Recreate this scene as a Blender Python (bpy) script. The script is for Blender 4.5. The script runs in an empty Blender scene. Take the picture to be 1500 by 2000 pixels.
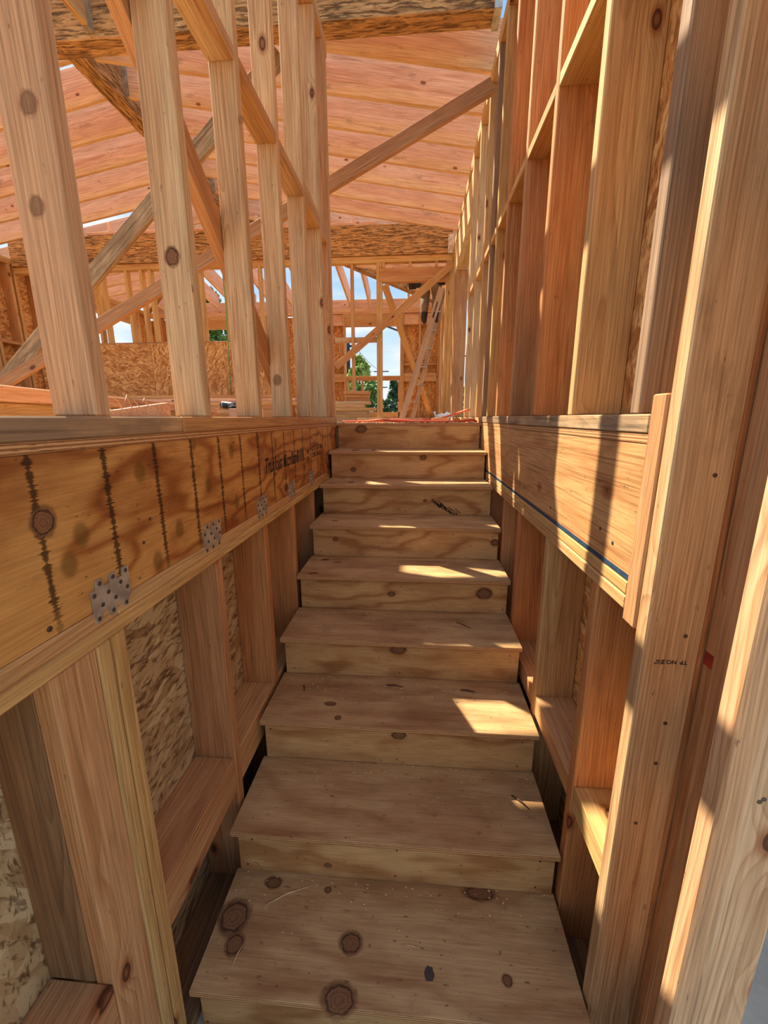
import bpy, bmesh, math, random
import numpy as np
from mathutils import Vector, Matrix
random.seed(7)
scene = bpy.context.scene
COL = scene.collection
ZO = 1.643            # eye height above the lower floor (all y/z below are written relative to the eye)

# ------------------------------------------------------------------ camera
F_PX, PITCH, YAW, ROLL = 799.46, .22633, .07726, -.00247
def cam_axes():
    cp, sp = math.cos(PITCH), math.sin(PITCH); cy, sy = math.cos(YAW), math.sin(YAW)
    fwd = Vector((-sy*cp, cy*cp, -sp)); right = Vector((cy, sy, 0)); up = right.cross(fwd)
    cr, sr = math.cos(ROLL), math.sin(ROLL)
    return cr*right+sr*up, -sr*right+cr*up, fwd
CR, CU, CF = cam_axes()
cd = bpy.data.cameras.new('camera'); cam = bpy.data.objects.new('camera', cd); COL.objects.link(cam)
cd.sensor_fit = 'VERTICAL'; cd.sensor_height = 24; cd.lens = F_PX*24/2000; cd.clip_start = .01; cd.clip_end = 500
M = Matrix.Identity(4)
for i in range(3): M[i][0], M[i][1], M[i][2] = CR[i], CU[i], -CF[i]
M[2][3] = ZO
cam.matrix_world = M
scene.camera = cam
def at(px, py, y):            # a pixel's direction carried to the depth y of the thing it belongs to
    d = CR*((px-750)/F_PX) - CU*((py-1000)/F_PX) + CF
    return d*(y/d.y)

# ------------------------------------------------------------------ light
vs = scene.view_settings
vs.view_transform = 'Standard'; vs.look = 'None'; vs.gamma = 1; vs.use_curve_mapping = False
vs.exposure = 0.44
SUN_EL = math.radians(49.1); SUN_AZ = math.radians(50.3)       # light travels to the right and towards the camera
sd = bpy.data.lights.new('sun_offscreen', 'SUN'); sd.energy = 9.0; sd.angle = math.radians(.53); sd.color = (1, .91, .74)
sun = bpy.data.objects.new('sun_offscreen', sd); COL.objects.link(sun)
ldir = Vector((math.sin(SUN_AZ)*math.cos(SUN_EL), -math.cos(SUN_AZ)*math.cos(SUN_EL), -math.sin(SUN_EL)))
sun.rotation_euler = ldir.to_track_quat('-Z', 'Y').to_euler(); sun.location = -ldir*80

# ------------------------------------------------------------------ node helpers
class NT:
    def __init__(s, tree): s.t = tree; s.n = tree.nodes; s.l = tree.links
    def add(s, kind, **kw):
        n = s.n.new(kind)
        for k, v in kw.items(): setattr(n, k, v)
        return n
    def put(s, sock, v):
        if v is None: return
        if isinstance(v, bpy.types.NodeSocket): s.l.new(v, sock)
        elif isinstance(v, (tuple, list)) and sock.type == 'RGBA' and len(v) == 3: sock.default_value = (*v, 1)
        else: sock.default_value = v
    def m(s, op, a, b=None, c=None, clamp=False):
        n = s.add('ShaderNodeMath', operation=op, use_clamp=clamp)
        for i, v in enumerate((a, b, c)): s.put(n.inputs[i], v)
        return n.outputs[0]
    def xyz(s, x, y, z):
        n = s.add('ShaderNodeCombineXYZ')
        for i, v in enumerate((x, y, z)): s.put(n.inputs[i], v)
        return n.outputs[0]
    def sep(s, v):
        n = s.add('ShaderNodeSeparateXYZ'); s.put(n.inputs[0], v); return n.outputs
    def noise(s, v, scale=1., detail=2., rough=.5, out=0):
        n = s.add('ShaderNodeTexNoise'); s.put(n.inputs['Vector'], v)
        n.inputs['Scale'].default_value = scale; n.inputs['Detail'].default_value = detail; n.inputs['Roughness'].default_value = rough
        return n.outputs[out]
    def vor(s, v, scale=1., feature='F1', out=0, rnd=1.):
        n = s.add('ShaderNodeTexVoronoi', feature=feature); s.put(n.inputs['Vector'], v)
        n.inputs['Scale'].default_value = scale; n.inputs['Randomness'].default_value = rnd
        return n.outputs[out]
    def mix(s, f, a, b, blend='MIX'):
        n = s.add('ShaderNodeMix', data_type='RGBA', blend_type=blend)
        s.put(n.inputs[0], f); s.put(n.inputs[6], a); s.put(n.inputs[7], b); return n.outputs[2]
    def sm(s, v, a, b, lo=0., hi=1.):
        n = s.add('ShaderNodeMapRange', interpolation_type='SMOOTHSTEP')
        for i, x in enumerate((v, a, b, lo, hi)): s.put(n.inputs[i], x)
        return n.outputs[0]
    def ramp(s, v, stops):
        n = s.add('ShaderNodeValToRGB'); s.put(n.inputs[0], v); e = n.color_ramp.elements
        e[0].position, e[0].color = stops[0][0], (*stops[0][1], 1); e[1].position, e[1].color = stops[-1][0], (*stops[-1][1], 1)
        for p, c in stops[1:-1]: x = e.new(p); x.color = (*c, 1)
        return n.outputs[0]
    def bump(s, h, strength, dist):
        n = s.add('ShaderNodeBump'); n.inputs['Strength'].default_value = strength; n.inputs['Distance'].default_value = dist
        s.put(n.inputs['Height'], h); return n.outputs[0]

def lin(r, g, b):             # sRGB 0-255 -> linear
    f = lambda c: (c/255/12.92) if c/255 <= .04045 else ((c/255+.055)/1.055)**2.4
    return (f(r), f(g), f(b))
MATS = {}
def new_mat(name):
    m = bpy.data.materials.new(name); m.use_nodes = True; m.node_tree.nodes.clear()
    t = NT(m.node_tree); o = t.add('ShaderNodeOutputMaterial'); b = t.add('ShaderNodeBsdfPrincipled')
    t.l.new(b.outputs[0], o.inputs[0]); MATS[name] = m
    b.inputs['Specular IOR Level'].default_value = .25
    return t, b
def rnd_coords(t):
    tc = t.add('ShaderNodeTexCoord'); oi = t.add('ShaderNodeObjectInfo'); r = oi.outputs['Random']
    x, y, z = t.sep(tc.outputs['Object'])
    x2 = t.m('ADD', x, t.m('MULTIPLY', r, 53.))
    r2 = t.m('FRACT', t.m('MULTIPLY', r, 17.31)); r3 = t.m('FRACT', t.m('MULTIPLY', r, 91.7))
    return tc, x2, y, z, r, r2, r3

def lumber(name, cols, late, ring=.008, ringamt=.75, weather=0., wcol=lin(120, 105, 88), knot=1., stain=0., ksize=1., sap=0.):
    t, b = new_mat(name); tc, x, y, z, r, r2, r3 = rnd_coords(t)
    S = lambda a, f: t.m('MULTIPLY', a, f)
    base = t.ramp(r2, [(i/(len(cols)-1), c) for i, c in enumerate(cols)])
    low = t.noise(t.xyz(S(x, .8), S(y, 6.), S(z, 6.)), 1., 2.)
    drift = t.noise(t.xyz(S(x, .9), r2, r3), 1., 1.)
    kd = t.vor(t.xyz(S(x, 3.2), S(y, 6.), S(z, 6.)), 1.)
    kb = t.m('POWER', t.sm(kd, .42, .04), 2.)
    cy = t.m('SUBTRACT', S(r3, .16), .08); cz = t.m('ADD', .02, S(r, .07))
    yy = t.m('ADD', y, t.m('ADD', cy, S(t.m('SUBTRACT', drift, .5), .08))); zz = t.m('ADD', z, cz)
    rad = t.m('SQRT', t.m('ADD', t.m('MULTIPLY', yy, yy), t.m('MULTIPLY', zz, zz)))
    rad = t.m('ADD', rad, S(t.m('SUBTRACT', low, .5), .055))
    rad = t.m('ADD', rad, S(kb, .014*knot))
    irr = t.noise(t.xyz(S(rad, 55.), S(x, .25), r3), 1., 2.)
    ph = t.m('ADD', t.m('DIVIDE', rad, ring), S(irr, 2.6))
    saw = t.m('FRACT', ph)
    rv = t.m('MULTIPLY', t.m('POWER', saw, 2.6), t.sm(saw, 1., .9))
    amp = t.sm(t.noise(t.xyz(S(x, .8), S(y, 10.), S(z, 10.)), 1., 2.), .3, .7, .3, 1.)
    rv = t.m('MULTIPLY', rv, amp)
    c = t.mix(S(rv, ringamt), base, t.mix(1., base, late, 'MULTIPLY'))
    heart = t.noise(t.xyz(S(x, .35), S(y, 8.), S(z, 8.)), 1.3, 2.)
    c = t.mix(t.sm(heart, .46, .6, 0., .45), c, t.mix(1., c, lin(236, 208, 184), 'MULTIPLY'))
    if sap:            # pale sapwood along the lower edge
        sv = t.m('ADD', y, S(t.m('SUBTRACT', t.noise(t.xyz(S(x, 1.2), r2, r3), 1., 3.), .5), .14))
        c = t.mix(t.sm(sv, -.055, -.105, 0., sap), c, lin(232, 196, 132))
    blot = t.noise(t.xyz(S(x, 2.2), S(y, 16.), S(z, 16.)), 1., 4.)
    c = t.mix(t.sm(blot, .45, .72, 0., .35), c, t.mix(1., c, lin(214, 178, 150), 'MULTIPLY'))
    fib = t.noise(t.xyz(S(x, 6.), S(y, 230.), S(z, 230.)), 1., 3.)
    c = t.mix(1., c, t.ramp(fib, [(.28, (.66, .64, .62)), (.68, (1.1, 1.1, 1.1))]), 'MULTIPLY')
    pitch = t.noise(t.xyz(S(x, 1.5), S(y, 60.), S(z, 60.)), 1., 3., .55)
    c = t.mix(t.sm(pitch, .655, .7, 0., .5), c, lin(96, 58, 34))
    fleck = t.noise(t.xyz(S(x, 26.), S(y, 90.), S(z, 90.)), 1., 3., .6)
    c = t.mix(t.sm(fleck, .68, .74, 0., .55), c, lin(84, 54, 36))
    if knot:
        kk = ksize
        c = t.mix(t.sm(kd, .15*kk, .07*kk, 0., .7), c, t.mix(1., c, lin(186, 124, 86), 'MULTIPLY'))
        c = t.mix(t.m('MULTIPLY', t.sm(kd, .08*kk, .068*kk, 0., .85), t.sm(kd, .03*kk, .06*kk, .35, 1.)), c, lin(66, 36, 22))
    dark = t.noise(t.xyz(S(x, 3.), S(y, 9.), S(z, 9.)), 1.7, 5., .65)
    if weather:
        wv = S(t.sm(dark, .3, .62), weather)
        c = t.mix(wv, c, wcol)
        streak = t.noise(t.xyz(S(x, 2.), S(y, 70.), S(z, 70.)), 1., 4.)
        c = t.mix(t.sm(streak, .5, .7, 0., weather*.8), c, lin(60, 46, 36))
    if stain:
        c = t.mix(S(t.sm(dark, .58, .74), stain), c, lin(66, 50, 38))
    t.put(b.inputs['Base Color'], c); b.inputs['Roughness'].default_value = .68
    h = t.m('ADD', S(fib, .7), S(rv, -.5))
    t.put(b.inputs['Normal'], t.bump(h, .45, .0015))
    return MATS[name]

TAN = [lin(208, 178, 134), lin(214, 184, 138), lin(202, 170, 126), lin(218, 188, 142), lin(210, 176, 128)]
ORG = [lin(202, 160, 106), lin(208, 168, 112), lin(198, 152, 100), lin(214, 172, 116), lin(204, 160, 108)]
PNK = [lin(232, 192, 160), lin(226, 184, 152), lin(236, 196, 164), lin(224, 180, 146), lin(232, 190, 156)]
lumber('lumber_tan', TAN, lin(206, 172, 138), stain=.25)
lumber('lumber_orange', ORG, lin(204, 164, 128), stain=.2)
lumber('lumber_red', [lin(198, 150, 102), lin(192, 142, 96), lin(204, 156, 106)], lin(204, 168, 134), stain=.2)
lumber('lumber_pink', PNK, lin(214, 178, 150), ring=.011, ringamt=.55, stain=.4, ksize=.7, sap=.38)
lumber('lumber_yellow', [lin(212, 176, 114), lin(206, 168, 106), lin(216, 182, 124)], lin(206, 168, 126), stain=.12)
lumber('lumber_weathered', TAN, lin(160, 126, 96), weather=.75, wcol=lin(132, 108, 84), ringamt=.8)
lumber('lumber_grey', [lin(160, 122, 84), lin(164, 126, 86), lin(154, 118, 82)], lin(120, 88, 62), weather=.5, wcol=lin(122, 88, 56), ringamt=.95)
lumber('lumber_silver', [lin(170, 138, 106), lin(164, 132, 102), lin(174, 142, 110)], lin(150, 118, 90), weather=.5, wcol=lin(140, 112, 86), ringamt=.8)
lumber('lumber_pale', [lin(216, 180, 138), lin(220, 184, 142), lin(212, 174, 132)], lin(196, 160, 122))
lumber('lumber_mottled', TAN, lin(150, 110, 76), weather=.6, wcol=lin(118, 92, 60), ring=.011, ringamt=.8)
lumber('ladder_wood', [lin(204, 178, 150), lin(208, 182, 154), lin(200, 174, 146)], lin(200, 176, 156), weather=.4, wcol=lin(184, 162, 140), knot=0)
lumber('lumber_amber', [lin(204, 146, 90), lin(198, 138, 84), lin(210, 152, 96)], lin(200, 158, 120), stain=.2)
lumber('post_wood', [lin(196, 146, 96), lin(200, 150, 100), lin(192, 142, 92)], lin(170, 120, 80), weather=.35, wcol=lin(140, 104, 70), ring=.012, ringamt=.8)

def plywood(name, cols, late, freq=46., amt=.5, knot=1., dirt=.35, layer=(lin(206, 160, 108), lin(150, 100, 60)), plyt=.0035, stripes=False, saw=False, edge=True, fine=0.):
    t, b = new_mat(name); tc, x, y, z, r, r2, r3 = rnd_coords(t)
    base = t.ramp(r2, [(i/(len(cols)-1), c) for i, c in enumerate(cols)])
    d1 = t.noise(t.xyz(t.m('MULTIPLY', x, 1.3), t.m('MULTIPLY', y, 3.6), t.m('MULTIPLY', r, 40.)), 1., 3., .55)
    kd = t.vor(t.xyz(t.m('MULTIPLY', x, 2.6), t.m('MULTIPLY', y, 4.), t.m('MULTIPLY', r, 40.)), 1.)
    kb = t.m('POWER', t.sm(kd, .5, .02), 2.)
    ph = t.m('ADD', t.m('MULTIPLY', d1, freq), t.m('MULTIPLY', y, 30.))
    ph = t.m('ADD', ph, t.m('MULTIPLY', kb, 4.5*knot))
    rv = t.m('POWER', t.m('ADD', t.m('MULTIPLY', t.m('SINE', ph), .5), .5), 3.)
    c = t.mix(t.m('MULTIPLY', rv, amt), base, t.mix(1., base, late, 'MULTIPLY'))
    blot = t.noise(t.xyz(t.m('MULTIPLY', x, 2.2), t.m('MULTIPLY', y, 6.), r), 1.5, 5., .6)
    c = t.mix(t.sm(blot, .42, .68, 0., dirt), c, t.mix(1., c, lin(188, 150, 122), 'MULTIPLY'))
    fib = t.noise(t.xyz(t.m('MULTIPLY', x, 9.), t.m('MULTIPLY', y, 220.), t.m('MULTIPLY', z, 100.)), 1., 3.)
    c = t.mix(1., c, t.ramp(fib, [(.27, (.78, .77, .76)), (.68, (1.07, 1.07, 1.07))]), 'MULTIPLY')
    speck = t.noise(t.xyz(t.m('MULTIPLY', x, 24.), t.m('MULTIPLY', y, 60.), r), 1.6, 3., .6)
    c = t.mix(t.sm(speck, .65, .72, 0., .7), c, lin(84, 54, 34))
    if fine:
        f2 = t.noise(t.xyz(t.m('MULTIPLY', x, 2.4), t.m('MULTIPLY', y, 34.), r), 1., 5., .6)
        c = t.mix(t.sm(f2, .46, .72, 0., .28), c, t.mix(1., c, lin(170, 126, 92), 'MULTIPLY'))
        sc = t.noise(t.xyz(t.m('MULTIPLY', x, 9.), t.m('MULTIPLY', y, 9.), r2), 1., 6., .7)
        c = t.mix(t.sm(sc, .57, .74, 0., .38), c, lin(112, 82, 60))
    if knot:
        c = t.mix(t.sm(kd, .13, .06, 0., .6), c, t.mix(1., c, lin(176, 112, 70), 'MULTIPLY'))
        kn = t.noise(t.xyz(t.m('MULTIPLY', x, 60.), t.m('MULTIPLY', y, 60.), z), 1., 2.)
        c = t.mix(t.m('MULTIPLY', t.sm(kd, .068, .05), t.sm(kn, .2, .6, .3, .85)), c, lin(70, 36, 20))
    if saw:
        sw = t.noise(t.xyz(t.m('MULTIPLY', x, 3.), t.m('MULTIPLY', y, 150.), r), 1., 2.)
        c = t.mix(t.sm(sw, .5, .66, 0., .45), c, t.mix(1., c, lin(150, 100, 66), 'MULTIPLY'))
        ck = t.noise(t.xyz(t.m('MULTIPLY', x, 24.), t.m('MULTIPLY', y, 2.2), r3), 1., 3.)
        c = t.mix(t.sm(ck, .66, .73, 0., .45), c, lin(92, 58, 34))
    if stripes:          # black glue lines every six inches across the beam
        xo = t.sep(tc.outputs['Object'])[0]
        jig = t.noise(t.xyz(t.m('MULTIPLY', x, .5), t.m('MULTIPLY', y, 26.), 0.), 1., 4., .7)
        jig2 = t.noise(t.xyz(t.m('MULTIPLY', x, 4.), t.m('MULTIPLY', y, 190.), 0.), 1., 2., .7)
        u = t.m('FRACT', t.m('ADD', t.m('DIVIDE', t.m('ADD', xo, STRIPE0), .152), t.m('MULTIPLY', t.m('SUBTRACT', jig, .5), .05)))
        dd = t.m('ABSOLUTE', t.m('SUBTRACT', u, .5))
        wd = t.m('ADD', .0, t.m('MULTIPLY', t.m('POWER', jig2, 3.2), .3))
        fade = t.sm(y, -.145, -.09, .45, 1.)
        c = t.mix(t.m('MULTIPLY', t.sm(t.m('SUBTRACT', dd, wd), .018, -.012, 0., .85), fade), c, lin(46, 26, 14))
        vv = t.add('ShaderNodeTexVoronoi', voronoi_dimensions='2D'); t.put(vv.inputs['Vector'], t.xyz(t.m('MULTIPLY', xo, 6.5), t.m('MULTIPLY', y, 5.), 0.)); vv.inputs['Scale'].default_value = 1.; sp = vv.outputs['Distance']
        c = t.mix(t.sm(sp, .15, .07, 0., .6), c, lin(92, 66, 12))
    if edge:
        nx, ny, nz = t.sep(tc.outputs['Normal'])
        side = t.sm(t.m('ABSOLUTE', nz), .75, .45)
        ly = t.m('FRACT', t.m('DIVIDE', t.m('ADD', z, t.m('MULTIPLY', t.m('SUBTRACT', blot, .5), .0015)), plyt*2))
        ec = t.mix(t.sm(t.m('ABSOLUTE', t.m('SUBTRACT', ly, .5)), .2, .3), layer[0], layer[1])
        en = t.noise(t.xyz(t.m('MULTIPLY', x, 40.), t.m('MULTIPLY', y, 40.), t.m('MULTIPLY', z, 900.)), 1., 3.)
        ec = t.mix(t.sm(en, .58, .68, 0., .8), ec, lin(70, 42, 24))
        c = t.mix(side, c, ec)
    t.put(b.inputs['Base Color'], c); b.inputs['Roughness'].default_value = .66
    t.put(b.inputs['Normal'], t.bump(t.m('ADD', fib, t.m('MULTIPLY', rv, .4)), .3, .0012))
STRIPE0 = 0.
plywood('plywood_tread', [lin(202, 164, 114), lin(196, 158, 108), lin(208, 170, 118)], lin(182, 136, 100), amt=.36, dirt=.45, freq=26., knot=0, fine=1.)
plywood('plywood_riser', [lin(206, 164, 106), lin(198, 154, 98), lin(212, 168, 110)], lin(184, 136, 92), amt=.6, dirt=.4, knot=0, freq=34.)
plywood('plywood_floor', [lin(220, 172, 116), lin(214, 166, 108)], lin(196, 146, 100), amt=.4)

def osb(name, c0, c1, c2, dark, scale=1., grit=.6):
    t, b = new_mat(name); tc, x, y, z, r, r2, r3 = rnd_coords(t)
    n = t.noise(t.xyz(x, y, z), 5., 3., .5, 1); nx, ny, nz = t.sep(n)
    xd = t.m('ADD', x, t.m('MULTIPLY', nx, .07)); yd = t.m('ADD', y, t.m('MULTIPLY', ny, .07))
    s = scale
    v1 = t.add('ShaderNodeTexVoronoi'); t.put(v1.inputs['Vector'], t.xyz(t.m('MULTIPLY', xd, 11.*s), t.m('MULTIPLY', yd, 42.*s), r)); v1.inputs['Scale'].default_value = 1.
    ang = t.m('ADD', t.m('MULTIPLY', xd, .8), t.m('MULTIPLY', yd, .6)); an2 = t.m('SUBTRACT', t.m('MULTIPLY', yd, .8), t.m('MULTIPLY', xd, .6))
    v2 = t.add('ShaderNodeTexVoronoi'); t.put(v2.inputs['Vector'], t.xyz(t.m('MULTIPLY', ang, 13.*s), t.m('MULTIPLY', an2, 50.*s), r3)); v2.inputs['Scale'].default_value = 1.
    sel = t.sm(t.noise(t.xyz(xd, yd, r2), 14.*s, 2.), .46, .54)
    rv = t.mix(sel, v1.outputs['Color'], v2.outputs['Color']); g = t.sep(rv)[0]
    c = t.ramp(g, [(0., c0), (.5, c1), (1., c2)])
    gap = t.noise(t.xyz(t.m('MULTIPLY', xd, 16.*s), t.m('MULTIPLY', yd, 60.*s), r), 1.4, 4., .65)
    c = t.mix(t.sm(gap, .52, .62, 0., grit), c, dark)
    gap2 = t.noise(t.xyz(t.m('MULTIPLY', ang, 20.*s), t.m('MULTIPLY', an2, 80.*s), r), 1.2, 3., .65)
    c = t.mix(t.sm(gap2, .56, .66, 0., grit*.8), c, dark)
    t.put(b.inputs['Base Color'], c); b.inputs['Roughness'].default_value = .72
    t.put(b.inputs['Normal'], t.bump(t.m('ADD', g, gap), .5, .0025))
osb('osb_orange', lin(172, 112, 58), lin(208, 150, 86), lin(236, 190, 124), lin(112, 64, 30), .95, .6)
osb('osb_pale', lin(160, 124, 82), lin(186, 154, 108), lin(206, 178, 132), lin(88, 58, 32), .8, .8)

def psl(name, c0, c1, dark):
    t, b = new_mat(name); tc, x, y, z, r, r2, r3 = rnd_coords(t)
    wob = t.m('MULTIPLY', t.m('SUBTRACT', t.noise(t.xyz(t.m('MULTIPLY', x, 5.), t.m('MULTIPLY', y, 12.), t.m('MULTIPLY', z, 12.)), 1., 2.), .5), .05)
    yy = t.m('ADD', y, wob); zz = t.m('ADD', z, wob)
    v = t.add('ShaderNodeTexVoronoi'); t.put(v.inputs['Vector'], t.xyz(t.m('MULTIPLY', x, 4.5), t.m('MULTIPLY', yy, 55.), t.m('MULTIPLY', zz, 55.))); v.inputs['Scale'].default_value = 1.
    strand = t.sep(v.outputs['Color'])[0]; edge = v.outputs['Distance']
    n = t.noise(t.xyz(t.m('MULTIPLY', x, 7.), t.m('MULTIPLY', yy, 75.), t.m('MULTIPLY', zz, 75.)), 1., 4., .62)
    n3 = t.noise(t.xyz(t.m('MULTIPLY', x, 14.), t.m('MULTIPLY', yy, 240.), t.m('MULTIPLY', zz, 240.)), 1., 3., .6)
    c = t.mix(strand, c0, c1)
    c = t.mix(1., c, t.ramp(n3, [(.25, (.66, .62, .58)), (.7, (1.08, 1.08, 1.08))]), 'MULTIPLY')
    c = t.mix(t.sm(edge, .5, .78, 0., .45), c, dark)
    c = t.mix(t.sm(n, .55, .65, 0., .75), c, dark)
    t.put(b.inputs['Base Color'], c); b.inputs['Roughness'].default_value = .78
    h = t.m('ADD', t.m('MULTIPLY', strand, .8), t.sm(n, .66, .5))
    t.put(b.inputs['Normal'], t.bump(h, 1., .012))
psl('rough_beam', lin(190, 140, 86), lin(218, 170, 110), lin(100, 64, 32))

def plain(name, col, rough=.6, metal=0., noise=.12, scale=30., spec=.4):
    t, b = new_mat(name); tc = t.add('ShaderNodeTexCoord')
    n = t.noise(tc.outputs['Object'], scale, 4., .6)
    c = t.mix(t.sm(n, .3, .7), tuple(v*(1-noise) for v in col), tuple(min(1, v*(1+noise)) for v in col))
    t.put(b.inputs['Base Color'], c); b.inputs['Roughness'].default_value = rough; b.inputs['Metallic'].default_value = metal
    b.inputs['Specular IOR Level'].default_value = spec
plain('galvanized', lin(186, 176, 160), .4, .6, .3, 22.)
plain('nail_steel', lin(96, 88, 84), .45, .8)
plain('black_ink', lin(38, 28, 22), .8)
plain('blue_paint', lin(40, 62, 84), .6, 0, .4, 60.)
plain('hose_orange', lin(222, 100, 58), .5)
plain('black_plastic', lin(26, 25, 27), .35)
plain('white_print', lin(190, 190, 190), .5)
plain('white_film', lin(232, 228, 220), .5, 0, .06)
plain('green_cord', lin(112, 150, 84), .6)
plain('red_paint', lin(150, 48, 30), .7, 0, .3)
plain('boot', lin(44, 36, 32), .6); plain('trousers', lin(124, 104, 84), .85, 0, .25, 14.)
plain('jacket', lin(40, 34, 36), .85, 0, .3, 12.); plain('skin', lin(196, 148, 120), .5); plain('hair', lin(48, 34, 26), .7)
plain('leather', lin(70, 46, 30), .6); plain('helmet', lin(214, 206, 190), .4)
plain('pole_dark', lin(54, 48, 44), .8); plain('wire', lin(52, 54, 60), .6)
plain('concrete', lin(172, 160, 140), .85, 0, .12, 9.); plain('soil', lin(132, 116, 92), .95, 0, .2, 2.)
plain('splinter', lin(206, 168, 122), .7); plain('bark_dark', lin(92, 58, 36), .8); plain('tree_bark', lin(104, 84, 66), .9, 0, .25, 6.)
def knot_mat(name, a, b_, strength=1.):
    """round knot: the disc's own width gives the radius; soft rim, dark ring, ringed heart"""
    t, b = new_mat(name); tc = t.add('ShaderNodeTexCoord'); g3 = t.sep(tc.outputs['Generated'])
    u = t.m('SUBTRACT', g3[a], .5); v = t.m('SUBTRACT', g3[b_], .5)
    rr = t.m('MULTIPLY', t.m('SQRT', t.m('ADD', t.m('MULTIPLY', u, u), t.m('MULTIPLY', v, v))), 2.)
    n = t.noise(tc.outputs['Generated'], 4., 4., .6); n2 = t.noise(tc.outputs['Object'], 160., 3., .6)
    rr = t.m('ADD', rr, t.m('MULTIPLY', t.m('SUBTRACT', n, .5), .5))
    rv = t.m('ADD', t.m('MULTIPLY', t.m('SINE', t.m('ADD', t.m('MULTIPLY', rr, 30.), t.m('MULTIPLY', n2, 5.))), .5), .5)
    c = t.mix(t.m('MULTIPLY', rv, .6), lin(140, 98, 64), lin(104, 66, 42))
    ring = t.m('MULTIPLY', t.sm(rr, .48, .58), t.sm(rr, .7, .6))
    c = t.mix(t.m('MULTIPLY', ring, .8), c, lin(64, 38, 24))
    c = t.mix(t.sm(n2, .6, .7, 0., .7), c, lin(58, 36, 24))
    t.put(b.inputs['Base Color'], c); b.inputs['Roughness'].default_value = .7
    t.put(b.inputs['Alpha'], t.m('MULTIPLY', t.m('MULTIPLY', t.sm(rr, .96, .55), t.sm(n2, .28, .42, .6, .95)), strength))
knot_mat('knot_wood', 0, 1); knot_mat('knot_riser', 0, 2); knot_mat('knot_soft', 0, 2, .45); knot_mat('knot_beam', 1, 2)
plain('dark_stain', lin(74, 62, 54), .8)
def leaf_mat(name, a, bcol):
    t, b = new_mat(name); tc = t.add('ShaderNodeTexCoord')
    n = t.noise(tc.outputs['Object'], 3., 5., .7)
    t.put(b.inputs['Base Color'], t.mix(t.sm(n, .35, .65), a, bcol)); b.inputs['Roughness'].default_value = .55
leaf_mat('leaf_light', lin(124, 152, 62), lin(176, 190, 96)); leaf_mat('leaf_mid', lin(70, 104, 46), lin(122, 150, 72)); leaf_mat('leaf_dark', lin(40, 66, 40), lin(74, 104, 66))

# world: pale hazy horizon, blue overhead, thin cloud everywhere
w = bpy.data.worlds.new('sky'); scene.world = w; w.use_nodes = True; w.node_tree.nodes.clear()
t = NT(w.node_tree); out = t.add('ShaderNodeOutputWorld'); bg = t.add('ShaderNodeBackground'); t.l.new(bg.outputs[0], out.inputs[0])
tc = t.add('ShaderNodeTexCoord'); gx, gy, gz = t.sep(tc.outputs['Generated'])
sky = t.ramp(gz, [(0., (.86, .92, 1.)), (.12, (.66, .82, 1.)), (.3, (.36, .6, .98)), (1., (.2, .42, .85))])
den = t.m('ADD', t.m('MAXIMUM', gz, 0.), .12)
cl = t.noise(t.xyz(t.m('DIVIDE', gx, den), t.m('DIVIDE', gy, den), 2.), 1.1, 6., .6)
sky = t.mix(t.sm(cl, .42, .68, 0., .85), sky, (.96, .97, 1.))
t.put(bg.inputs[0], sky); bg.inputs[1].default_value = .82

# ------------------------------------------------------------------ object helpers
def tag(o, label=None, cat=None, group=None, kind=None):
    for k, v in (('label', label), ('category', cat), ('group', group), ('kind', kind)):
        if v: o[k] = v
    return o
def empty(name, loc, label, cat, group=None, kind=None):
    o = bpy.data.objects.new(name, None); COL.objects.link(o); o.location = (loc[0], loc[1], loc[2]+ZO); o.empty_display_size = .1
    return tag(o, label, cat, group, kind)
def link(o, parent):
    COL.objects.link(o)
    if parent:
        mw = o.matrix_world if False else o.matrix_basis.copy()
        o.parent = parent
        p = parent; off = Matrix.Identity(4)
        chain = []
        while p: chain.append(p); p = p.parent
        for q in reversed(chain): off = off @ q.matrix_basis
        o.matrix_basis = off.inverted() @ mw
    return o
CACHE = {}
def box_mesh(l, w_, h, bev):
    key = (round(l, 4), round(w_, 4), round(h, 4), bev)
    if key in CACHE: return CACHE[key]
    bm = bmesh.new(); bmesh.ops.create_cube(bm, size=1)
    bmesh.ops.scale(bm, vec=(l, w_, h), verts=bm.verts)
    if bev: bmesh.ops.bevel(bm, geom=bm.edges[:], offset=min(bev, h*.3), segments=1, affect='EDGES', profile=.5)
    me = bpy.data.meshes.new('board'); bm.to_mesh(me); bm.free(); CACHE[key] = me
    return me
def oriented(name, c, ax, ay, az, l, w_, h, mat, parent=None, bev=.002):
    me0 = box_mesh(l, w_, h, bev)
    key = (me0.name, mat)
    if key not in CACHE:
        me = me0.copy(); me.materials.append(MATS[mat]); CACHE[key] = me
    o = bpy.data.objects.new(name, CACHE[key])
    R = Matrix.Identity(4)
    for i in range(3): R[i][0], R[i][1], R[i][2] = ax[i], ay[i], az[i]
    R[0][3], R[1][3], R[2][3] = c[0], c[1], c[2]+ZO
    o.matrix_basis = R
    return link(o, parent)
AX = [Vector((1, 0, 0)), Vector((0, 1, 0)), Vector((0, 0, 1))]
def box(name, xr, yr, zr, mat, parent=None, bev=.002, order=None):
    rng = [xr, yr, zr]; d = [abs(r[1]-r[0]) for r in rng]
    o3 = order or sorted(range(3), key=lambda i: -d[i])
    a, b_, c_ = (AX[i] for i in o3)
    if a.cross(b_).dot(c_) < 0: b_ = -b_
    if b_.length and a.cross(b_).dot(c_) < 0: c_ = -c_
    return oriented(name, [(r[0]+r[1])/2 for r in rng], a, b_, c_, d[o3[0]], d[o3[1]], d[o3[2]], mat, parent, bev)
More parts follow.
